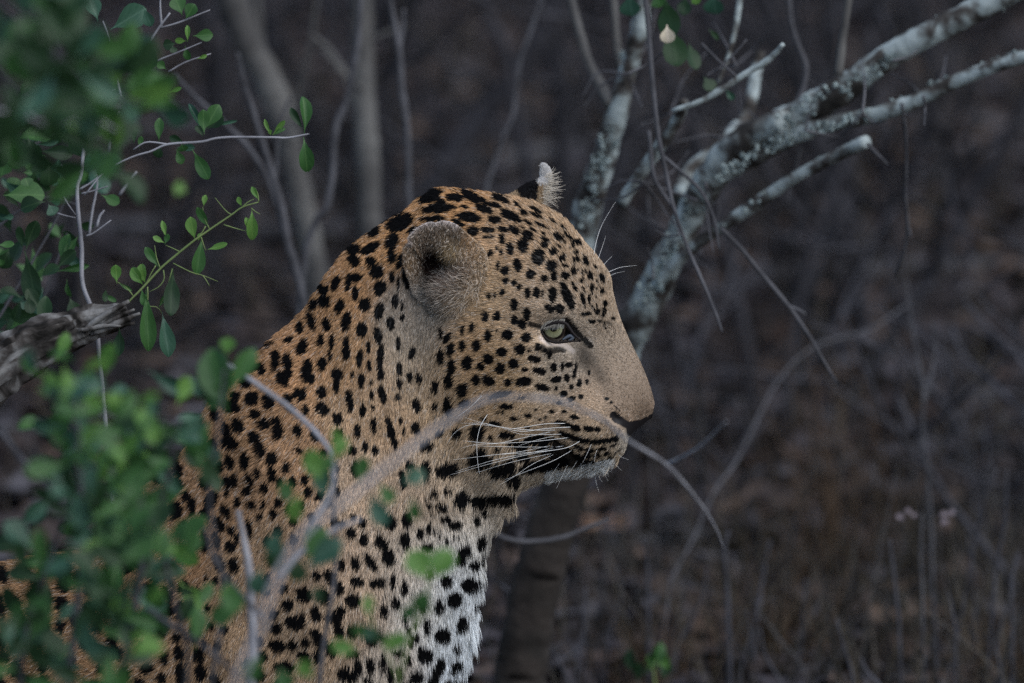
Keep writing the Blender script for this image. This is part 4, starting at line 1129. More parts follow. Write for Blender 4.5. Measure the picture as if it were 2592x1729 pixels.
for k in range(52):
    x0, y0 = D(*random.choice([(1400, 300), (1440, 170), (1480, 420), (1560, 540), (1620, 420), (1700, 330), (1760, 290), (1850, 300), (1900, 230), (1980, 260), (2050, 140), (2120, 220), (1540, 260), (1690, 150), (1600, 460), (1500, 640)]))
    a_ = rng.uniform(0, 6.28); L = rng.uniform(60, 200); b_ = a_ + rng.normal(0, .5)
    x1, y1 = x0 + L * .5 * math.cos(a_), y0 + L * .5 * math.sin(a_)
    dz = rng.uniform(.45, 1.0)
    branch(tree, [(x0, y0, dz), (x1, y1, dz + .02), (x1 + L * .5 * math.cos(b_), y1 + L * .5 * math.sin(b_), dz + rng.uniform(-.1, .1))], [7, 5, 2.5], 'dim_twig', 'twig', segs=6, n=14)
# lichen tufts that stand proud of the bark
tuft = MB()
for txt, dd, hw, nn in (('1340 520 1368 420 1398 320 1448 140', .86, 34, 110), ('1480 700 1530 610 1590 480 1640 395 1710 320', .8, 40, 190), ('1790 285 1950 195 2160 65 2300 0', .66, 34, 130), ('1650 410 1810 320 2000 265 2200 185 2351 130', .66, 21, 190), ('1650 525 1830 405 1990 325', .68, 12, 24)):
    q = crom(np.array(dpts(txt, dd)), 200)
    for _ in range(nn):
        a = q[rng.integers(0, 200)]
        r = rng.uniform(3, 8)
        off = rng.uniform(-1, 1, 2) * hw
        c = P(a[0] + off[0] * .7, a[1] + off[1] * .7 - 6, a[2] - math.sqrt(max(0, 1 - (off[1] / hw) ** 2)) * hw * S * .9)
        th = np.linspace(0, 2 * math.pi, 9, endpoint=False)
        rr_ = r * S * (1 + .35 * rng.normal(0, 1, 9))
        n_ = np.array([off[0] / hw * .4, -1, .55]) + rng.normal(0, .25, 3); n_ /= np.linalg.norm(n_)
        x_ = np.cross(n_, [0, 0, 1.0]); x_ /= np.linalg.norm(x_); y_ = np.cross(n_, x_)
        v = [c + n_ * .003] + [c + rr_[k] * (math.cos(th[k]) * x_ + math.sin(th[k]) * y_) - n_ * .001 for k in range(9)] + [c - n_ * .006]
        f = [(0, 1 + k, 1 + (k + 1) % 9) for k in range(9)] + [(10, 1 + (k + 1) % 9, 1 + k) for k in range(9)]
        tuft.add(v, f)
M['tuft'] = mat_noise('lichen_tuft', [(.3, (.10, .12, .12)), (.7, (.32, .39, .39))], scale=60, detail=4, rough=.95)
tag(link('lichen', tuft.build('lichen', M['tuft'], False), tree), kind='stuff')
# leaves at its top
tz = lambda t, k=(1350, 0, 3.617): [(k[0] + a / k[2], k[1] + b / k[2]) for a, b in np.array(list(map(float, t.split()))).reshape(-1, 2)]
for t, w_, mk, dd in (('1200 -40 1290 340', 240, 'dark', .42), ('1260 230 1320 610', 270, 'dark', .46), ('880 -60 900 150', 220, 'blue', .5), ('1120 -60 1160 70', 160, 'mid', .5), ('1480 -50 1495 40', 100, 'light', .4), ('1650 -60 1660 130', 220, 'blue', .55), ('1420 380 1480 640', 150, 'dark', .5), ('1560 700 1640 830', 150, 'dark', .55), ('1760 820 1840 910', 80, 'blue', .55), ('1600 260 1700 360', 60, 'dark', .55), ('1400 -40 1370 140', 150, 'dark', .55)):
    a, b = tz(t); add_leaf(tree, a, b, w_ / 3.617, dd, mk)
a, b = tz('1222 225 1235 395')
dl = add_leaf(tree, a, b, 165 / 3.617, .36, 'dead', 5)
tag(dl, 'pale cream withered leaf')

# ------------------------------------------------------------------ pale saplings and bare stems in the left background
def sapling(name, label, cat, parts, mat, group=None, seg=10, ground0=True):
    """parts: list of (points, widths); the first is the stem, listed from its foot up"""
    t = thing(name, foot(parts[0][0]), label, cat, group)
    for i, (p, w) in enumerate(parts):
        branch(t, p, w, mat, 'stem' if i == 0 else 'branch', segs=seg, rough=.06, ground=(i == 0 and ground0))
    return t


sapling('sapling', 'pale grey trunk leaning left, leftmost of the blurred background trunks', 'tree',
        [(dpts('800 1100 770 900 745 760 722 600 692 460 662 330 622 200 562 80 515 -60', 2.4), [66, 64, 62, 60, 62, 66, 72, 78, 84]),
         (dpts('640 260 600 120 590 0 585 -60', 2.5), [30, 26, 22, 20]), (dpts('665 330 690 200 715 90 730 -40', 2.3), [20, 16, 14, 12])], 'pale_bark')
sapling('sapling', 'straight upright pale grey trunk, right of the leaning one', 'tree',
        [(dpts('870 1150 862 900 856 700 850 500 840 300 833 150 830 -60', 2.2), [64, 62, 62, 61, 58, 56, 54]),
         (dpts('838 330 800 190 760 120 715 80', 2.2), [22, 18, 15, 12]), (dpts('835 210 780 160 740 115', 2.1), [16, 13, 10]), (dpts('850 90 890 75 930 60', 2.2), [12, 11, 9])], 'pale_bark')
sapling('bare_sapling', 'thin upright grey stem right of the straight trunk', 'stem',
        [(dpts('965 900 952 700 942 550 938 430 935 300 922 200 916 110 905 50 888 -40', 1.3), [20, 18, 17, 17, 17, 18, 16, 15, 14]), (dpts('918 120 925 60 926 20', 1.3), [9, 8, 7])], 'dim_twig')
sapling('bare_sapling', 'thin crooked grey stem bent like an elbow beside the straight trunk', 'stem',
        [(dpts('705 560 730 498 748 482 762 420 766 350 772 290 795 230 818 130 826 40 830 -40', 1.25), [16, 17, 18, 18, 17, 18, 17, 15, 14, 12])], 'dim_twig', ground0=True)
sapling('bare_sapling', 'forked thin bluish grey stem in front of the leaning trunk', 'stem',
        [(dpts('730 960 712 820 698 700 680 620 658 545 645 470 610 350 560 190 545 120', 1.1), [21, 20, 20, 20, 22, 20, 17, 14, 11]),
         (dpts('660 550 625 440 575 345 510 280 440 215 400 170', 1.15), [18, 16, 15, 14, 12, 10]), (dpts('632 420 640 300 665 225', 1.2), [10, 9, 7])], 'dim_twig')
sapling('bare_sapling', 'thin slanting twig stem crossing above the leopard, top centre', 'stem',
        [(dpts('1120 420 1150 330 1178 262 1184 210 1196 130 1215 80 1248 -20', 1.6), [11, 10, 10, 10, 11, 11, 10])], 'dim_twig')
sapling('slanting_trunk', 'dark blurred trunk slanting up to the right, far behind the head', 'tree',
        [(dpts('900 560 985 440 1090 295 1180 180 1260 60 1320 -60', 4.2), [70, 66, 62, 60, 56, 50])], 'far_bark')
sapling('slanting_trunk', 'dark blurred upright trunk behind the lichen tree', 'tree',
        [(dpts('1310 560 1300 400 1290 280 1275 150 1250 -60', 4.4), [55, 52, 50, 46, 40])], 'far_bark')

# ------------------------------------------------------------------ bare stalks and arching stems on the right
sapling('arching_sapling', 'long thin brownish stem arching across the right background', 'stem',
        [(dpts('1540 1330 1590 1240 1640 1130 1690 1060 1740 960 1790 870 1870 795 1990 760 2060 715 2095 690', 1.5, 2.0), [7, 7, 7, 6.5, 6.5, 6, 6, 6, 5, 4])], 'dim_twig')
sapling('dry_stalk', 'thin forked grey stalk at right, below the lichen branches', 'stalk',
        [(dpts('2140 1250 2130 1100 2118 980 2120 900 2105 810 2092 740 2080 640', 1.5), [9, 9, 9, 9, 8, 7, 5]), (dpts('2120 930 2135 870 2148 800 2140 740', 1.5), [8, 8, 7, 5])], 'dim_twig')
branch(tree, dpts('2070 238 2078 300 2080 380 2078 450 2084 520 2072 590 2055 635', .6, .75), [9, 9, 9, 9, 9, 8, 6], 'dim_twig', 'twig', segs=7)
branch(tree, dpts('2080 500 2092 545', .7), [7, 5], 'dim_twig', 'twig', segs=6)
GST = 'thin dry stalks standing in the right background'
LST = 'short blurred grey dry stalk standing among the litter at lower right'
for t_, w_, dd in (('1668 1330 1662 1260 1672 1220', 18, 1.3), ('1487 1350 1484 1290 1486 1235', 15, 1.4), ('2062 1420 2058 1320 2054 1238', 15, 1.2), ('2290 1300 2278 1200 2262 1120 2255 1080', 14, 1.3), ('2262 1130 2275 1095 2280 1075', 10, 1.3), ('2325 1420 2318 1330 2320 1270', 15, 1.25), ('1735 1430 1742 1340 1760 1240', 18, 1.5), ('2240 1380 2236 1300 2230 1220', 12, 1.6),
                   ('1560 1480 1600 1380 1612 1300', 12, 1.4), ('1955 1540 1930 1480 1912 1420', 14, 1.1), ('2010 1570 1990 1540 1975 1510', 18, 1.1), ('1300 1560 1270 1470 1240 1390 1180 1340', 14, 1.3), ('1330 1500 1345 1420 1340 1350', 14, 1.4), ('1210 1540 1195 1440 1190 1380', 15, 1.3), ('1840 1450 1845 1380 1850 1330', 11, 1.5), ('2150 1480 2140 1400 2120 1330', 11, 1.3), ('2195 1540 2200 1450 2190 1360', 12, 1.2), ('1700 1540 1710 1460 1690 1400', 12, 1.3), ('1400 1440 1430 1370 1425 1300', 11, 1.5), ('1135 1560 1150 1480 1140 1420', 12, 1.2), ('2300 1560 2295 1480 2310 1400', 12, 1.2), ('1790 1560 1775 1500 1780 1440', 12, 1.2)):
    q_ = dpts(t_, dd); sl = rng.normal(0, .14)
    q_ = [(x + (q_[0][1] - y) * sl + rng.normal(0, 3), y, d_) for x, y, d_ in q_]
    sapling('dry_stalk', LST, 'stalk', [(q_, [w_ * .65, w_ * .55, w_ * .4])], 'mid_twig', GST, 7)
# fallen sticks
GFS = 'fallen sticks on the bush floor'
LFS = 'blurred grey stick lying fallen on the bush floor'
def fallen(x0, y0, L, a, r, mat='dim_twig', lab=LFS):
    t = np.linspace(-.5, .5, 12)
    p = np.stack([x0 + L * t * math.cos(a) + .02 * np.sin(5 * t), y0 + L * t * math.sin(a) + .03 * np.sin(3 * t + a), np.zeros(12)], -1)
    p[:, 2] = gh(p[:, 0], p[:, 1]) + r * .8
    v, f = tube_geo(p, r * np.linspace(1, .6, 12), 8, .08)
    m = MB(); m.add(v, f)
    tag(link('fallen_stick', m.build('fallen_stick', M[mat])), lab, 'stick', GFS)
for a in ((.38, 2.6, .5, .25, .012), (.42, 2.0, .5, .35, .010), (.15, 1.75, .35, -.3, .010), (.55, 1.5, .3, -.2, .008), (-.1, 1.9, .25, -.35, .012), (.75, 3.3, .9, .5, .014), (.1, 3.6, .8, -.4, .013), (.9, 4.6, 1.0, .2, .016), (-.6, 3.2, .8, .6, .013), (-.3, 5.0, 1.2, -.3, .018), (.5, 6.0, 1.3, .4, .02), (-.8, 6.2, 1.2, .1, .02), (.28, 1.45, .3, .5, .007), (.0, 1.5, .25, .9, .006), (.6, 2.9, .6, -.6, .010)):
    fallen(*a)

# litter, grass, tangle: nobody could count these
def litter(n, yr, seed):
    g2 = np.random.default_rng(seed)
    m = MB(); vs, fs, cs = [], [], []
    pal = np.array([(.055, .040, .032), (.09, .066, .05), (.035, .026, .023), (.075, .065, .062), (.11, .075, .05), (.025, .02, .02), (.13, .115, .105), (.06, .035, .022)])
    pr = np.array([.2, .14, .2, .16, .07, .16, .02, .05])
    x = g2.uniform(-1, 1, n); y = yr[0] + (yr[1] - yr[0]) * g2.random(n) ** 1.3
    x = x * (0.85 + .12 * y)
    for i in range(n):
        L = g2.uniform(.012, .034); W = L * g2.uniform(.35, .7)
        a = g2.uniform(0, 6.283); z = gh(x[i], y[i]) + g2.uniform(.004, .03)
        tl = g2.normal(0, .35, 2); cu_ = g2.uniform(-.3, .6) * L
        ca, sa = math.cos(a), math.sin(a)
        pts = []
        for (u, w, h) in ((-1, 0, cu_ * .6), (-.4, -.5, 0), (-.4, .5, 0), (.3, -.5, 0), (.3, .5, 0), (1, 0, cu_)):
            lx, ly = u * L, w * W * 2
            pts.append((x[i] + lx * ca - ly * sa, y[i] + lx * sa + ly * ca, z + h + tl[0] * lx + tl[1] * ly))
        b = len(vs); vs += pts
        fs += [(b, b + 1, b + 2), (b + 1, b + 3, b + 4, b + 2), (b + 3, b + 5, b + 4)]
        c = pal[g2.choice(8, p=pr)] * np.array([.92, .93, 1.08]) * g2.uniform(.12, .85)
        cs += [c] * 6
    m.add(vs, fs, cs)
    return m
def litter2(m, n, seed):
    g2 = np.random.default_rng(seed)
    vs, fs, cs = [], [], []
    for i in range(n):
        y = 1.2 + 6 * g2.random() ** 1.4; x = g2.uniform(-1, 1) * (.75 + .12 * y)
        L = g2.uniform(.03, .065); a = g2.uniform(0, 6.28); z = gh(x, y) + g2.uniform(.02, .04); b = len(vs)
        ca, sa = math.cos(a), math.sin(a)
        for u, w, h in ((-1, 0, .01), (-.3, -.4, 0), (-.3, .4, .004), (.4, -.35, 0), (.4, .35, .004), (1, 0, .015)):
            vs.append((x + L * (u * ca - w * sa), y + L * (u * sa + w * ca), z + h))
        fs += [(b, b + 1, b + 2), (b + 1, b + 3, b + 4, b + 2), (b + 3, b + 5, b + 4)]
        c = np.array([(.085, .06, .045), (.065, .058, .06), (.11, .075, .05), (.04, .03, .026), (.09, .085, .085)][g2.integers(0, 5)]) * np.array([.95, .95, 1.05]) * g2.uniform(.4, 1.0)
        cs += [c] * 6
    m.add(vs, fs, cs)
    return m
lo = link('leaf_litter', litter2(litter(16000, (.9, 8.5), 11), 1300, 12).build('leaf_litter', M['litter'], False))
tag(lo, 'brown and grey dead leaves carpeting the bush floor', 'leaf litter', kind='stuff')

g2 = np.random.default_rng(21)
m = MB(); vs, fs, cs = [], [], []
for i in range(5200):
    if i < 2600: x = g2.normal(.62, .28); y = 1.05 + 1.4 * g2.random() ** 1.2
    else: x = g2.uniform(-1, 1.6); y = g2.uniform(1.2, 7.0)
    L = g2.uniform(.04, .17) if i < 2600 else g2.uniform(.05, .3); w = g2.uniform(.0012, .0030)
    a = g2.uniform(0, 6.283); ln = g2.normal(0, .35, 2); z = gh(x, y) - .01
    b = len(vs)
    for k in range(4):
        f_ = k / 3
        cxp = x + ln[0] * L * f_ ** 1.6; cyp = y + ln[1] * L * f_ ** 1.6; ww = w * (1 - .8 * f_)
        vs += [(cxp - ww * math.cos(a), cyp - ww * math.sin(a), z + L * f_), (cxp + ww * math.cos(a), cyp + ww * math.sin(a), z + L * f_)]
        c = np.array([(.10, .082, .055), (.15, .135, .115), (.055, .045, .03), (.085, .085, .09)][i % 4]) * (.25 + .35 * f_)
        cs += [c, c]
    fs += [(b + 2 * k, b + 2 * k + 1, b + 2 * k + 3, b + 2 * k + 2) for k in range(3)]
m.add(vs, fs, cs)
go = link('dry_grass', m.build('dry_grass', M['grass'], False))
tag(go, 'sparse dry grass and thin stubble on the bush floor', 'grass', kind='stuff')

def tangle_mesh(seed):
    g3 = np.random.default_rng(seed)
    m = MB()
    def rec(p, d, L, r, dep):
        n = 7
        pts = [p]
        for k in range(n):
            d = d + g3.normal(0, .13, 3) + np.array([0, 0, .02]); d /= np.linalg.norm(d)
            pts.append(pts[-1] + d * L / n)
        pts = np.array(pts)
        v, f = tube_geo(pts, np.linspace(r, r * .6, len(pts)), 6)
        m.add(v, f)
        if dep > 0:
            for _ in range(g3.integers(2, 4)):
                k = g3.integers(2, n + 1)
                dd = d * .5 + g3.normal(0, .55, 3); dd[2] = abs(dd[2]) * .6 + .1; dd /= np.linalg.norm(dd)
                rec(pts[k], dd, L * g3.uniform(.5, .8), r * .6, dep - 1)
    for _ in range(2):
        rec(np.array([g3.normal(0, .04), g3.normal(0, .04), -.05]), np.array([g3.normal(0, .3), g3.normal(0, .3), 1.0]), g3.uniform(.5, .9), g3.uniform(.007, .013), 2)
    return m.build('bare_shrub', M['far_bark'])
TM = [tangle_mesh(s) for s in range(31, 37)]
TP = []
for s_ in range(61, 65):
    t_ = tangle_mesh(s_); t_.materials.clear(); t_.materials.append(M['mid_twig']); t_.name = 'twig_tangle'; TP.append(t_)
g3 = np.random.default_rng(41)
for i in range(44):
    y = g3.uniform(2.6, 8.5) if i < 34 else g3.uniform(1.5, 3.4); x = g3.uniform(-1, 1) * (.62 + .085 * y) if i < 34 else g3.uniform(-.15, .85)
    o = link('bare_shrub', TM[i % 6]) if i < 34 else link('twig_tangle', TP[i % 4])
    o.location = (x, y, float(gh(x, y))); o.rotation_euler = (0, 0, g3.uniform(0, 6.28)); s_ = g3.uniform(.7, 1.25) if i < 34 else g3.uniform(.28, .6); o.scale = (s_, s_, s_)
    tag(o, 'dark leafless twiggy shrub, blurred in the far background' if i < 34 else 'small low tangle of bare twigs, blurred on the ground behind the leopard', 'shrub', 'leafless shrubs in the far background' if i < 34 else 'low twig tangles on the ground')

g5 = np.random.default_rng(51)
for (tx, ty, lab) in ((.43, 2.15, 'tall reddish brown dry grass tuft at the right, above the lilac petals'), (.60, 1.35, 'dry brown grass tuft in the lower right corner'), (.17, 1.4, 'low dry grass tuft at bottom centre, right of the trunk'), (.33, 1.55, 'low dry grass tuft between trunk and right corner')):
    m = MB(); vs, fs, cs = [], [], []
    tall = .34 if 'tall' in lab else .13
    for i in range(150):
        x = tx + g5.normal(0, .035); y = ty + g5.normal(0, .04); z = gh(x, y) - .01
        L = tall * g5.uniform(.4, 1.15); ln = g5.normal(0, .28, 2); w = g5.uniform(.0009, .002); a = g5.uniform(0, 6.28); b = len(vs)
        c = np.array([(.075, .045, .026), (.10, .07, .045), (.05, .032, .02)][i % 3]) * g5.uniform(.5, 1.1)
        for k in range(4):
            f_ = k / 3; X = x + ln[0] * L * f_ ** 1.5; Y = y + ln[1] * L * f_ ** 1.5; ww = w * (1 - .8 * f_)
            vs += [(X - ww * math.cos(a), Y - ww * math.sin(a), z + L * f_), (X + ww * math.cos(a), Y + ww * math.sin(a), z + L * f_)]; cs += [c, c]
        fs += [(b + 2 * k, b + 2 * k + 1, b + 2 * k + 3, b + 2 * k + 2) for k in range(3)]
    m.add(vs, fs, cs)
    tag(link('grass_tuft', m.build('grass_tuft', M['grass'], False)), lab, 'grass')
# small plants and pale leaves on the ground
gp = thing('green_plant', foot([(1660, 1700, 1.15)]), 'small blurred green plant low in the background, bottom centre', 'plant')
for k in range(9):
    x = 1660 + rng.uniform(-50, 40); y = 1700 + rng.uniform(-20, 30)
    add_leaf(gp, (x, y), (x + rng.uniform(-45, 55), y - rng.uniform(20, 70)), 34, 1.15, random.choice(['mid', 'dark', 'light']))
branch(gp, [(1660, 1740, 1.15), (1655, 1700, 1.15), (1662, 1670, 1.15)], [6, 5, 3], 'green_stem', 'stem', segs=6, rough=0, ground=True)
pf = thing('dry_flower', foot([(2330, 1400, 1.25)]), 'blurred cluster of pale lilac dry petals on thin stalks at right', 'flower')
branch(pf, [(2335, 1500, 1.25), (2330, 1400, 1.25), (2335, 1300, 1.25)], [7, 7, 6], 'dim_twig', 'stem', segs=6, ground=True)
M['leaf_petal'] = mat_leaf('leaf_petal', (.11, .10, .11), (.16, .14, .155), .1, .8)
LEAF['petal'] = [leaf_mesh('petal', M['leaf_petal'], .2, .2, False, seed=5)]
for k in range(6):
    x = 2335 + rng.uniform(-95, 90); y = 1305 + rng.uniform(-14, 16)
    add_leaf(pf, (2335 * .3 + x * .7, y + 8), (x, y - 4), 18, 1.25, 'petal')
for xy, lab in (((1490, 1318), 'pale tan blurred dead leaf on the ground below the chin'), ((1560, 1318), 'smaller pale tan blurred dead leaf right of a bigger one')):
    t = thing('dead_leaf', foot([(xy[0], xy[1], 3.0)]), lab, 'leaf')
    q = P(xy[0], xy[1], 0.0); dr = q - CAM; k = (CAM[2] - .02) / -dr[2]; hit = CAM + dr * k
    dd = float((hit - CAM) @ FWD) - DIST
    for e in (-1, 1):
        add_leaf(t, (xy[0] - 30, xy[1] + 10 * e), (xy[0] + 32, xy[1] + 6 * e), 26, dd, 'tan', 10)

# ------------------------------------------------------------------ shrub with sharp twigs at the left
k8 = (0, 500, 2.612); k7 = (0, 0, 2.612)
def zl(t, k): return [(k[0] + a / k[2], k[1] + b / k[2]) for a, b in np.array(list(map(float, t.split()))).reshape(-1, 2)]

shoot = thing('thorny_shoot', foot([(300, 900, .05)]), 'bright green thorny leafy shoot rising to the right, above the broken branch', 'shoot')
st = branch(shoot, zpts('840 700 870 670 950 590 1060 470 1190 360 1290 280 1390 210 1530 115 1600 65 1710 30', *k8, .02), [4.5, 5, 6, 6, 6, 5.5, 5, 4.5, 4, 3], 'green_stem', 'stem', segs=7, rough=.03)
for t in ('1145 435 1270 497 1340 515 1440 555', '1480 180 1560 205 1640 225', '1060 470 1035 400 1022 315', '1385 210 1350 130 1340 60', '1600 65 1640 30 1680 10', '1190 360 1140 335 1095 315', '975 590 978 660 975 715 1040 725 1070 765', '1330 262 1345 310 1360 350', '1530 115 1490 85 1420 0', '1660 70 1690 95 1720 110', '1360 190 1330 240 1300 268', '1340 515 1365 550 1385 585', '1080 480 1085 540 1050 590 985 625', '880 650 830 590 770 555', '1710 30 1705 -20 1690 -60', '1030 450 1000 500 965 570', '1140 470 1090 650 1050 720'):
    branch(shoot, zpts(t, *k8, .02), [3.4, 2.8, 1.2], 'green_stem', 'thorn', segs=6, rough=0)
for t, w_, mk in (('1290 285 1255 128', 92, 'light'), ('1335 262 1300 512', 104, 'mid'), ('1362 347 1505 310', 50, 'light'), ('950 585 868 465', 88, 'light'), ('962 575 925 440', 85, 'light'), ('772 570 765 445', 84, 'light'), ('770 555 875 618', 28, 'mid'), ('1052 468 958 330', 70, 'mid'), ('1092 302 1010 262', 44, 'light'), ('1098 270 1072 152', 42, 'light'), ('1090 312 1112 240', 46, 'mid'),
                 ('1640 222 1628 130', 40, 'light'), ('1665 72 1668 282', 92, 'light'), ('1385 212 1308 62', 66, 'mid'), ('1345 62 1358 -18', 44, 'light'), ('1600 62 1572 -4', 40, 'light'), ('1712 22 1664 -72', 44, 'light'), ('965 605 985 1018', 128, 'mid'), ('1145 465 1120 782', 128, 'dark'), ('1072 755 1120 1055', 124, 'blue'), ('790 850 792 1048', 92, 'dark'), ('1310 290 1325 235', 34, 'light'), ('935 600 960 720', 60, 'mid'), ('1050 730 1090 650', 36, 'mid')):
    a, b = zl(t, k8); add_leaf(shoot, a, b, w_ / 2.612, .02, mk, random.uniform(-22, 22))

log = thing('broken_branch', foot([(0, 1000, .05)]), 'thick weathered grey broken branch with splintered end at the left edge', 'branch')
# splintered trunk: tapered, ridged tube that ends in uneven splinters
q = crom(np.array(zpts('-500 1500 -200 1290 0 1150 180 1030 330 950 500 880 640 830 760 800 850 772', *k8, .03)), 90)
p3 = P(q[:, 0], q[:, 1], q[:, 2])
rad = np.interp(np.linspace(0, 1, 90), [0, .25, .45, .7, .85, 1], [70, 62, 52, 38, 30, 22]) * S * 1.05
p3, rad = ground_ext(p3, rad)
v, f = tube_geo(p3, rad, 36, .03)
v = v.reshape(-1, 36, 3)
ctr = v.mean(1, keepdims=True)
thl = np.arange(36)
ridge = 1 + .12 * np.sin(thl * 2.3 + 1) + .12 * np.sin(thl * 5.1 + .7) + .13 * rng.normal(0, 1, 36)
v = ctr + (v - ctr) * (ridge[None, :, None] * (1 + .05 * np.sin(np.arange(len(v))[:, None, None] * .3 + thl[None, :, None] * .9)))
m = MB(); m.add(v.reshape(-1, 3), f)
lg = link('trunk', m.build('broken_trunk', M['weathered']), log)
for t, w_ in (('560 870 700 770 855 683', 44), ('600 880 760 800 890 738', 40), ('620 900 780 830 925 770', 44), ('600 900 760 850 890 830', 40), ('520 880 680 850 800 850', 34), ('660 800 780 740 850 690', 26), ('380 930 480 850 540 790', 34)):
    pz = zpts(t, *k8, .02 - .012 * rng.random())
    branch(log, pz, [w_ / 2.6 * .8, w_ / 2.6, w_ / 2.6 * .45], 'weathered', 'splinter', segs=9, rough=.14, n=14)

shrub = thing('grey_stemmed_shrub', foot([(210, 800, .25)]), 'leafy shrub with thin grey stems at the left, in focus', 'shrub')
branch(shrub, zpts('640 860 600 720 545 560 540 330 520 130 510 -70', *k8, .12) + zpts('530 1250 535 1150 565 900 580 700 570 560 530 280 510 60 500 -60', *k7, .12, .2)[1:], [11, 11, 11.5, 11, 10.5, 10, 9.5, 9, 9, 8, 7, 6.5, 6, 5], 'grey_twig', 'stem', segs=9, rough=.05, ground=True)
for t, w_, dd in (('530 1250 590 1215 645 1175', 6, .1), ('540 1280 630 1258 715 1230', 4.5, .1), ('590 690 670 650 760 590', 7, .12), ('720 1010 735 900 765 790 790 740', 9, .15), ('800 640 770 520 745 420 720 260 680 140', 7, .1), ('745 800 700 700 660 560 600 360', 3.5, .15), ('900 480 950 350 1040 200 1125 85', 8, .08), ('1060 185 1180 150 1280 110 1390 65', 5, .08), ('1025 405 1180 345 1335 280', 5, .08), ('1115 475 1230 410 1395 355', 5, .08), ('590 1560 610 1400 640 1250 645 1150', 7, .2), ('640 1500 660 1430 690 1390', 7, .2), ('790 1290 850 1210 905 1135', 8, .3), ('570 1560 620 1540 735 1455', 5, .08), ('380 1410 430 1425 500 1440', 4, .1), ('405 1095 430 1120 445 1135', 5, .1), ('410 1280 450 1350 500 1420', 3, .1), ('1070 185 1060 60 1060 -30', 6, .1), ('870 400 880 320 865 250', 2, .1)):
    branch(shrub, zpts(t, *k7, dd), [w_, w_ * .85, w_ * .55], 'grey_twig', 'twig', segs=7, rough=.04)
tw = branch(shrub, zpts('560 1290 700 1130 870 1040 1000 1000 1110 955 1330 938 1470 910 1780 908 1900 911 2020 890 2045 885', *k7, .05), [4, 4, 4.5, 5, 6.5, 7, 6.5, 6, 5, 4.5, 2], 'grey_twig', 'twig', segs=8, rough=.05)
branch(shrub, zpts('880 990 970 940 1110 955', *k7, .05), [3, 4.5, 5], 'grey_twig', 'twig', segs=7, rough=.04)
for t, w_, mk in (('1050 940 1055 778', 74, 'mid'), ('2015 885 2018 635', 92, 'mid'), ('2005 860 1918 712', 62, 'dark'), ('2008 905 2035 1138', 122, 'mid'), ('1270 985 1385 1185', 106, 'mid'), ('1350 890 1338 725', 92, 'mid'), ('1350 860 1450 692', 118, 'mid'), ('1360 860 1478 770', 96, 'dark'), ('1345 880 1253 680', 56, 'blue'), ('1345 905 1298 828', 58, 'dark'), ('1370 835 1572 798', 28, 'blue'), ('1790 895 1748 788', 32, 'light'), ('1800 893 1882 795', 42, 'light'), ('1800 898 1884 845', 36, 'mid'), ('1792 896 1782 858', 32, 'light'), ('1225 952 1120 905', 66, 'dark'), ('1200 950 1215 1000', 90, 'mid'), ('1060 962 1038 1042', 84, 'dark'), ('1165 985 1205 1085', 70, 'mid'), ('1100 660 1190 782', 52, 'mid'), ('1115 612 1200 578', 36, 'light'), ('1165 975 1290 975', 60, 'blue'), ('920 980 935 900', 44, 'mid'), ('885 960 890 840', 40, 'dark'),
                 ('1275 238 1408 230', 96, 'mid'), ('730 195 965 55', 190, 'blue'), ('650 140 588 -20', 130, 'blue'), ('1205 100 1158 -20', 130, 'mid'), ('1225 130 1285 25', 106, 'mid'), ('1240 280 1240 165', 42, 'light'), ('1235 272 1158 265', 48, 'light'), ('1222 305 1247 398', 60, 'mid'), ('1165 288 1078 300', 86, 'dark'), ('1000 310 1000 455', 110, 'dark'), ('950 50 1000 175', 90, 'blue'), ('540 110 440 40', 110, 'dark'), ('1140 300 1150 350', 60, 'dark'), ('1100 460 1040 410', 70, 'mid'), ('1300 390 1370 365', 30, 'light'), ('860 255 840 200', 46, 'light')):
    a, b = zl(t, k7); add_leaf(shrub, a, b, w_ / 2.612, .05 + random.uniform(-.02, .04), mk, random.uniform(-25, 25))
for t, w_, mk in (('165 350 245 700', 160, 'dark'), ('170 345 235 150', 110, 'dark'), ('150 345 130 190', 70, 'dark'), ('290 920 300 650', 120, 'dark'), ('270 760 180 600', 100, 'dark'), ('370 470 500 350', 100, 'dark'), ('-20 315 95 312', 56, 'mid'), ('365 490 590 450', 60, 'mid'), ('460 660 500 780', 110, 'dark'), ('590 800 650 730', 90, 'dark'), ('400 440 450 240', 90, 'mid'), ('520 250 430 380', 70, 'mid'), ('60 340 10 470', 130, 'dark'), ('-10 400 18 450', 60, 'mid'), ('190 640 200 770', 90, 'dark'), ('440 540 460 660', 40, 'mid'), ('600 720 640 830', 60, 'dark'), ('100 130 -20 125', 50, 'blue'), ('680 640 770 690', 40, 'mid'), ('700 600 690 690', 46, 'dark')):
    a, b = zl(t, k8); add_leaf(shrub, a, b, w_ / 2.612, .12 + random.uniform(-.05, .1), mk, random.uniform(-30, 30))
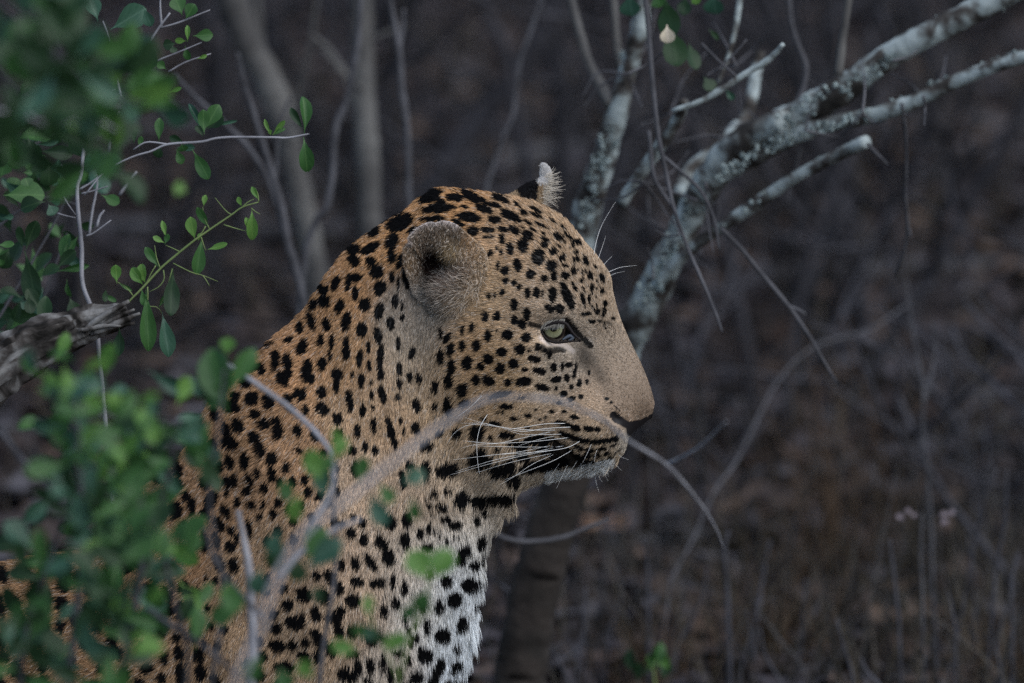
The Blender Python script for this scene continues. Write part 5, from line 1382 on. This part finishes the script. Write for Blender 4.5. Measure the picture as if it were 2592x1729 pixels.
for t, w_, mk in (('20 1290 295 1285', 190, 'mid'), ('60 1300 120 1180', 150, 'mid'), ('190 1250 170 1175', 100, 'mid'), ('300 1330 130 1370', 130, 'dark'), ('0 1180 40 1060', 150, 'mid'), ('380 1250 445 1180', 90, 'mid'), ('500 1290 450 1230', 90, 'dark'), ('670 1290 790 1345', 90, 'mid'), ('640 1170 690 1090', 80, 'dark'), ('150 1140 215 1145', 46, 'mid'), ('260 1000 480 1020', 120, 'dark'), ('240 960 390 930', 46, 'blue'), ('320 1080 330 1230', 160, 'dark'), ('60 1010 20 860', 130, 'dark'), ('180 900 240 1080', 130, 'dark'), ('120 1030 80 1110', 110, 'mid'), ('480 1150 500 1240', 70, 'blue'), ('330 1330 400 1330', 70, 'blue'), ('20 1440 90 1430', 46, 'blue'), ('320 1350 360 1420', 100, 'blue')):
    a, b = zl(t, k7); add_leaf(shrub, a, b, w_ / 2.612, .15 + random.uniform(-.08, .12), mk, random.uniform(-30, 30))
# darker leaves deeper in the shrub
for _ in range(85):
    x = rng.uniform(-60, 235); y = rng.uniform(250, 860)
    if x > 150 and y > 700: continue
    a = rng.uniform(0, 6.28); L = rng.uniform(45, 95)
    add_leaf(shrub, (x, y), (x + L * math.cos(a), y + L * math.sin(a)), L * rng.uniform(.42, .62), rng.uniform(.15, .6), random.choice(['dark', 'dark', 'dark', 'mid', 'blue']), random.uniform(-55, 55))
for t in ('-60 900 60 700 140 560 200 430', '-60 620 40 540 120 500 200 520', '-60 420 60 380 150 330 230 300', '30 980 90 820 130 700 170 590'):
    a = np.array(list(map(float, t.split()))).reshape(-1, 2)
    branch(shrub, [(x, y, .3) for x, y in a], [8, 7, 6, 4], 'dim_twig', 'twig', segs=7)

# ------------------------------------------------------------------ blurred sprays close to the lens
def spray(t, cx, cy, rx_, ry_, n, d0, d1, mix, Lr=(60, 110), seed=0, updir=None):
    r3 = random.Random(seed)
    for _ in range(n):
        while True:
            u, w = r3.uniform(-1, 1), r3.uniform(-1, 1)
            if u * u + w * w < 1: break
        x, y = D(cx + u * rx_, cy + w * ry_)
        a = r3.uniform(0, 6.28) if updir is None else math.radians(updir) + r3.gauss(0, .9)
        L = r3.uniform(*Lr)
        add_leaf(t, (x, y), (x + L * math.cos(a), y + L * math.sin(a)), L * r3.uniform(.42, .62), r3.uniform(d0, d1), r3.choice(mix), r3.uniform(-50, 50), r3.uniform(-.015, .015), r3)


over = thing('overhanging_spray', foot([(100, 300, -1.8)]), 'dark blurred leafy spray hanging into the top left corner, closest to the viewer', 'foliage')
branch(over, dpts('-80 -60 40 40 130 120 220 200 330 240', -1.7, -1.5), [14, 13, 12, 10, 7], 'dim_twig', 'branch', segs=8)
branch(over, dpts('-80 250 40 260 120 290 200 270 270 300', -1.7, -1.5), [13, 12, 12, 10, 7], 'grey_twig', 'branch', segs=8)
branch(over, dpts('60 -60 90 60 150 180 180 270', -1.7), [12, 11, 10, 7], 'dim_twig', 'branch', segs=8)
DK = ['dark', 'dark', 'dark', 'dark', 'dark', 'mid', 'blue']
spray(over, 110, 110, 130, 130, 60, -2.0, -1.3, DK, (80, 150), 1)
spray(over, 60, 250, 100, 90, 26, -1.9, -1.2, DK, (80, 140), 2)
spray(over, 240, 200, 70, 60, 16, -1.7, -1.2, ['dark', 'mid', 'blue', 'mid'], (80, 140), 3)
spray(over, 310, 230, 75, 25, 9, -1.4, -1.2, ['mid', 'light', 'blue'], (85, 140), 4, 0)
spray(over, 240, 340, 60, 60, 10, -1.6, -1.2, ['dark', 'mid'], (85, 140), 5)
for (x, y), (x2, y2), w_, mk in (((260, 235), (400, 200), 60, 'light'), ((290, 260), (385, 215), 50, 'mid'), ((150, 280), (215, 320), 44, 'light'), ((430, 440), (400, 430), 40, 'light')):
    add_leaf(over, D(x, y), D(x2, y2), w_, -1.5, mk)

front = thing('foreground_bush', foot([(250, 1500, -1.5)]), 'blurred green leafy bush in the lower left foreground, before the leopard', 'bush')
for t, w_ in (('150 1640 170 1450 190 1250 180 1050 170 880', 20), ('260 1640 300 1450 330 1280 380 1120 410 960', 18), ('420 1640 430 1500 400 1380 370 1250', 14), ('40 1640 60 1450 110 1300 150 1180', 15), ('470 1640 500 1480 510 1330 480 1150 500 1000 515 850', 12), ('0 985 40 1040 80 1090 120 1120 170 1190', 13), ('340 1400 400 1440 470 1485 540 1545', 16)):
    branch(front, dpts(t, -1.2, -1.3), [w_, w_ * .9, w_ * .6], 'dim_twig', 'branch', segs=8, ground=t.startswith(('150 16', '260 16', '40 16')))
MX = ['mid', 'light', 'blue', 'mid', 'dark']
MD = ['mid', 'dark', 'blue', 'dark', 'dark', 'mid']
spray(front, 165, 880, 95, 55, 20, -1.75, -.85, ['mid', 'light', 'blue', 'light'], (56, 98), 11)
spray(front, 220, 985, 145, 75, 31, -1.75, -.85, MX, (60, 106), 12)
spray(front, 400, 990, 95, 80, 23, -1.75, -.85, MX, (60, 106), 13)
spray(front, 440, 1060, 50, 60, 7, -1.4, -.75, MD, (60, 98), 14)
spray(front, 185, 1120, 95, 90, 23, -1.8, -.85, MD, (68, 114), 15)
spray(front, 290, 1150, 100, 110, 28, -1.75, -.85, MD, (68, 114), 16)
spray(front, 340, 1270, 110, 80, 23, -1.75, -.85, MX, (68, 114), 17)
spray(front, 190, 1290, 150, 90, 35, -1.8, -.85, MD, (72, 122), 18)
spray(front, 130, 1470, 180, 110, 36, -1.8, -.85, MD, (72, 122), 19)
spray(front, 340, 1450, 130, 110, 25, -1.75, -.85, MX, (68, 114), 20)
spray(front, 440, 1330, 40, 80, 6, -1.4, -.75, MD, (40, 65), 21)
for (a, b), (c, e), w_, mk in (((525, 960), (480, 800), 105, 'mid'), ((520, 900), (585, 800), 60, 'mid'), ((520, 815), (524, 775), 48, 'light'), ((545, 880), (470, 930), 60, 'mid'), ((340, 850), (425, 905), 44, 'blue'), ((435, 860), (470, 910), 44, 'blue'), ((270, 880), (258, 950), 44, 'light'), ((340, 1050), (415, 1130), 48, 'blue'), ((480, 970), (440, 1050), 80, 'mid'), ((330, 930), (360, 1010), 50, 'light')):
    add_leaf(front, D(a, b), D(c, e), w_, -1.15, mk, random.uniform(-15, 15))

# arching bare branch before the leopard
arch = thing('arching_branch', foot([(600, 1720, -.9)]), 'bare grey branch arching in front of the leopard\'s throat and muzzle', 'branch')
branch(arch, dpts('520 1640 560 1530 600 1430 635 1330 700 1220 790 1150 890 1070 1000 985 1050 952 1088 928 1140 912 1210 913 1290 922 1330 940 1385 965 1440 1010 1530 1068 1600 1148 1640 1208 1662 1262', -2.5, -.62), [13, 13, 13, 13, 13, 12.5, 12, 11, 10.5, 10, 9.5, 9.5, 9.5, 9.5, 9, 8, 5], 'grey_twig', 'branch', segs=10, rough=.10, ground=True)
branch(arch, dpts('1530 1066 1570 1048 1605 1028 1645 990 1668 968', -.8, -1.0), [10, 10, 9, 8, 6], 'grey_twig', 'twig', segs=8)
branch(arch, dpts('640 1330 690 1270 760 1220 830 1190', -1.1), [16, 14, 11, 8], 'grey_twig', 'twig', segs=8)
branch(arch, dpts('700 1225 760 1130 770 1060', -1.1), [14, 11, 8], 'grey_twig', 'twig', segs=8)
branch(arch, dpts('605 1420 500 1300 470 1210', -1.1), [14, 12, 9], 'dim_twig', 'twig', segs=8)
LF = []
for (a, b), (c, e), w_, mk in (((735, 1110), (712, 1040), 62, 'light'), ((740, 1100), (755, 1050), 40, 'mid'), ((745, 1150), (735, 1080), 56, 'blue'), ((690, 1130), (672, 1190), 50, 'light'), ((670, 1160), (650, 1110), 44, 'mid'), ((760, 1060), (790, 1010), 44, 'light'), ((795, 1050), (770, 990), 34, 'light'), ((820, 1110), (838, 1055), 44, 'mid'), ((850, 1130), (880, 1200), 56, 'blue'), ((870, 1110), (900, 1150), 44, 'mid'), ((920, 1110), (968, 1085), 54, 'blue'), ((945, 1140), (955, 1190), 40, 'mid'), ((700, 1290), (740, 1220), 70, 'mid'), ((700, 1310), (775, 1245), 70, 'blue'), ((690, 1280), (680, 1330), 60, 'dark'), ((640, 1210), (625, 1270), 52, 'blue'), ((655, 1250), (620, 1300), 60, 'dark'), ((560, 1390), (490, 1420), 60, 'mid'), ((545, 1400), (520, 1350), 56, 'light'), ((600, 1300), (590, 1360), 60, 'blue'), ((520, 1330), (540, 1400), 66, 'mid')):
    add_leaf(arch, D(a, b), D(a + (c - a) * 1.1, b + (e - b) * 1.1), w_ * 1.0, -1.35 + random.uniform(-.08, .08), mk, random.uniform(-20, 20))
sp2 = thing('slender_shoot', foot([(1060, 1720, -1.25)]), 'slender leafy shoot with heart-shaped leaf pair before the white chest', 'shoot')
branch(sp2, dpts('900 1640 920 1540 950 1440 975 1370 990 1320', -1.25), [8, 7, 7, 6, 4], 'green_stem', 'stem', segs=7, ground=True)
branch(sp2, dpts('915 1560 880 1480 850 1420 835 1380', -1.25), [6, 5, 5, 3], 'green_stem', 'twig', segs=7)
branch(sp2, dpts('935 1480 960 1430 990 1400', -1.25), [5, 4, 3], 'green_stem', 'twig', segs=7)
for (a, b), (c, e), w_, mk in (((988, 1335), (945, 1268), 78, 'light'), ((990, 1335), (1030, 1265), 78, 'light'), ((985, 1350), (960, 1400), 60, 'mid'), ((950, 1380), (935, 1420), 44, 'mid'), ((848, 1420), (846, 1370), 34, 'light'), ((830, 1430), (855, 1465), 44, 'blue'), ((800, 1440), (840, 1450), 40, 'mid'), ((905, 1500), (890, 1460), 46, 'light'), ((905, 1495), (925, 1455), 44, 'light'), ((790, 1510), (770, 1470), 44, 'light'), ((860, 1440), (880, 1475), 40, 'dark'), ((820, 1500), (780, 1480), 44, 'light'), ((640, 1530), (660, 1580), 60, 'mid'), ((740, 1390), (725, 1350), 40, 'dark'), ((600, 1500), (570, 1560), 60, 'mid'), ((720, 1560), (690, 1520), 50, 'light')):
    add_leaf(sp2, D(a, b), D(a + (c - a) * 1.05, b + (e - b) * 1.05), w_ * 1.0, -1.45 + random.uniform(-.06, .06), mk, random.uniform(-20, 20))
t = thing('bare_twig', foot([(600, 1640, -.6)]), 'short bare grey twig crossing the leopard\'s shoulder', 'twig')
branch(t, dpts('505 825 560 862 640 918 700 968 735 1005 760 1045 765 1120', -.8, -.9), [10, 13, 14, 14, 13, 11, 9], 'grey_twig', 'stem', segs=8)
branch(t, dpts('730 1640 740 1500 770 1300 765 1120', -.9), [12, 11, 10, 9], 'dim_twig', 'stem', segs=8, ground=True)
t = thing('bare_twig', foot([(630, 1640, -.7)]), 'pale upright stick stump before the leopard\'s flank, blurred', 'twig')
branch(t, dpts('570 1660 580 1520 578 1420 572 1310 560 1240 546 1172', -.9), [24, 24, 22, 22, 15, 13], 'grey_twig', 'stem', segs=8, ground=True)
branch(tree, dpts('1060 1170 1120 1215 1175 1240 1230 1243 1290 1234 1340 1215 1400 1190', .82, .86), [9, 12, 13, 13, 12, 9, 6], 'dim_twig', 'twig', segs=8)

# ------------------------------------------------------------------ labels that tell look-alikes apart by their place
def proj_x(v):
    v = np.array(v) - CAM
    return CX + (v @ RGT) / (v @ FWD) * DIST / S


ORD = ['', 'second', 'third', 'fourth', 'fifth', 'sixth', 'seventh', 'eighth', 'ninth', 'tenth', 'eleventh', 'twelfth', 'thirteenth', 'fourteenth']
BINS = [(-1e9, 520, 'behind the left shrub'), (520, 1000, "left of the leopard's head"), (1000, 1450, "behind the leopard's head and neck"), (1450, 1900, 'just right of the muzzle'), (1900, 2280, 'below the lichen branches'), (2280, 1e9, 'near the right edge')]
for grp, what, extra in (('leafless shrubs in the far background', 'dark leafless shrub', 'far back'), ('low twig tangles on the ground', 'low bare twig tangle', 'on the ground'), ('fallen sticks on the bush floor', 'fallen grey stick', 'on the floor'), (GST, 'short dry grey stalk', 'standing')):
    os_ = [o for o in SC.objects if o.get('group') == grp]
    def xof(o):
        if o.type == 'MESH' and o.location.length == 0:
            c = np.mean([list(v.co) for v in o.data.vertices], axis=0)
        else:
            c = np.array(o.location) + np.array([0, 0, .05])
        return proj_x(c)
    xs = {o.name: xof(o) for o in os_}
    for lo_, hi_, ph in BINS:
        sel = sorted([o for o in os_ if lo_ <= xs[o.name] < hi_], key=lambda o: xs[o.name])
        for i, o in enumerate(sel):
            o['label'] = f'{what} {extra} {ph}' + ('' if len(sel) == 1 else ', leftmost there' if i == 0 else f', {ORD[min(i, 13)]} from left')
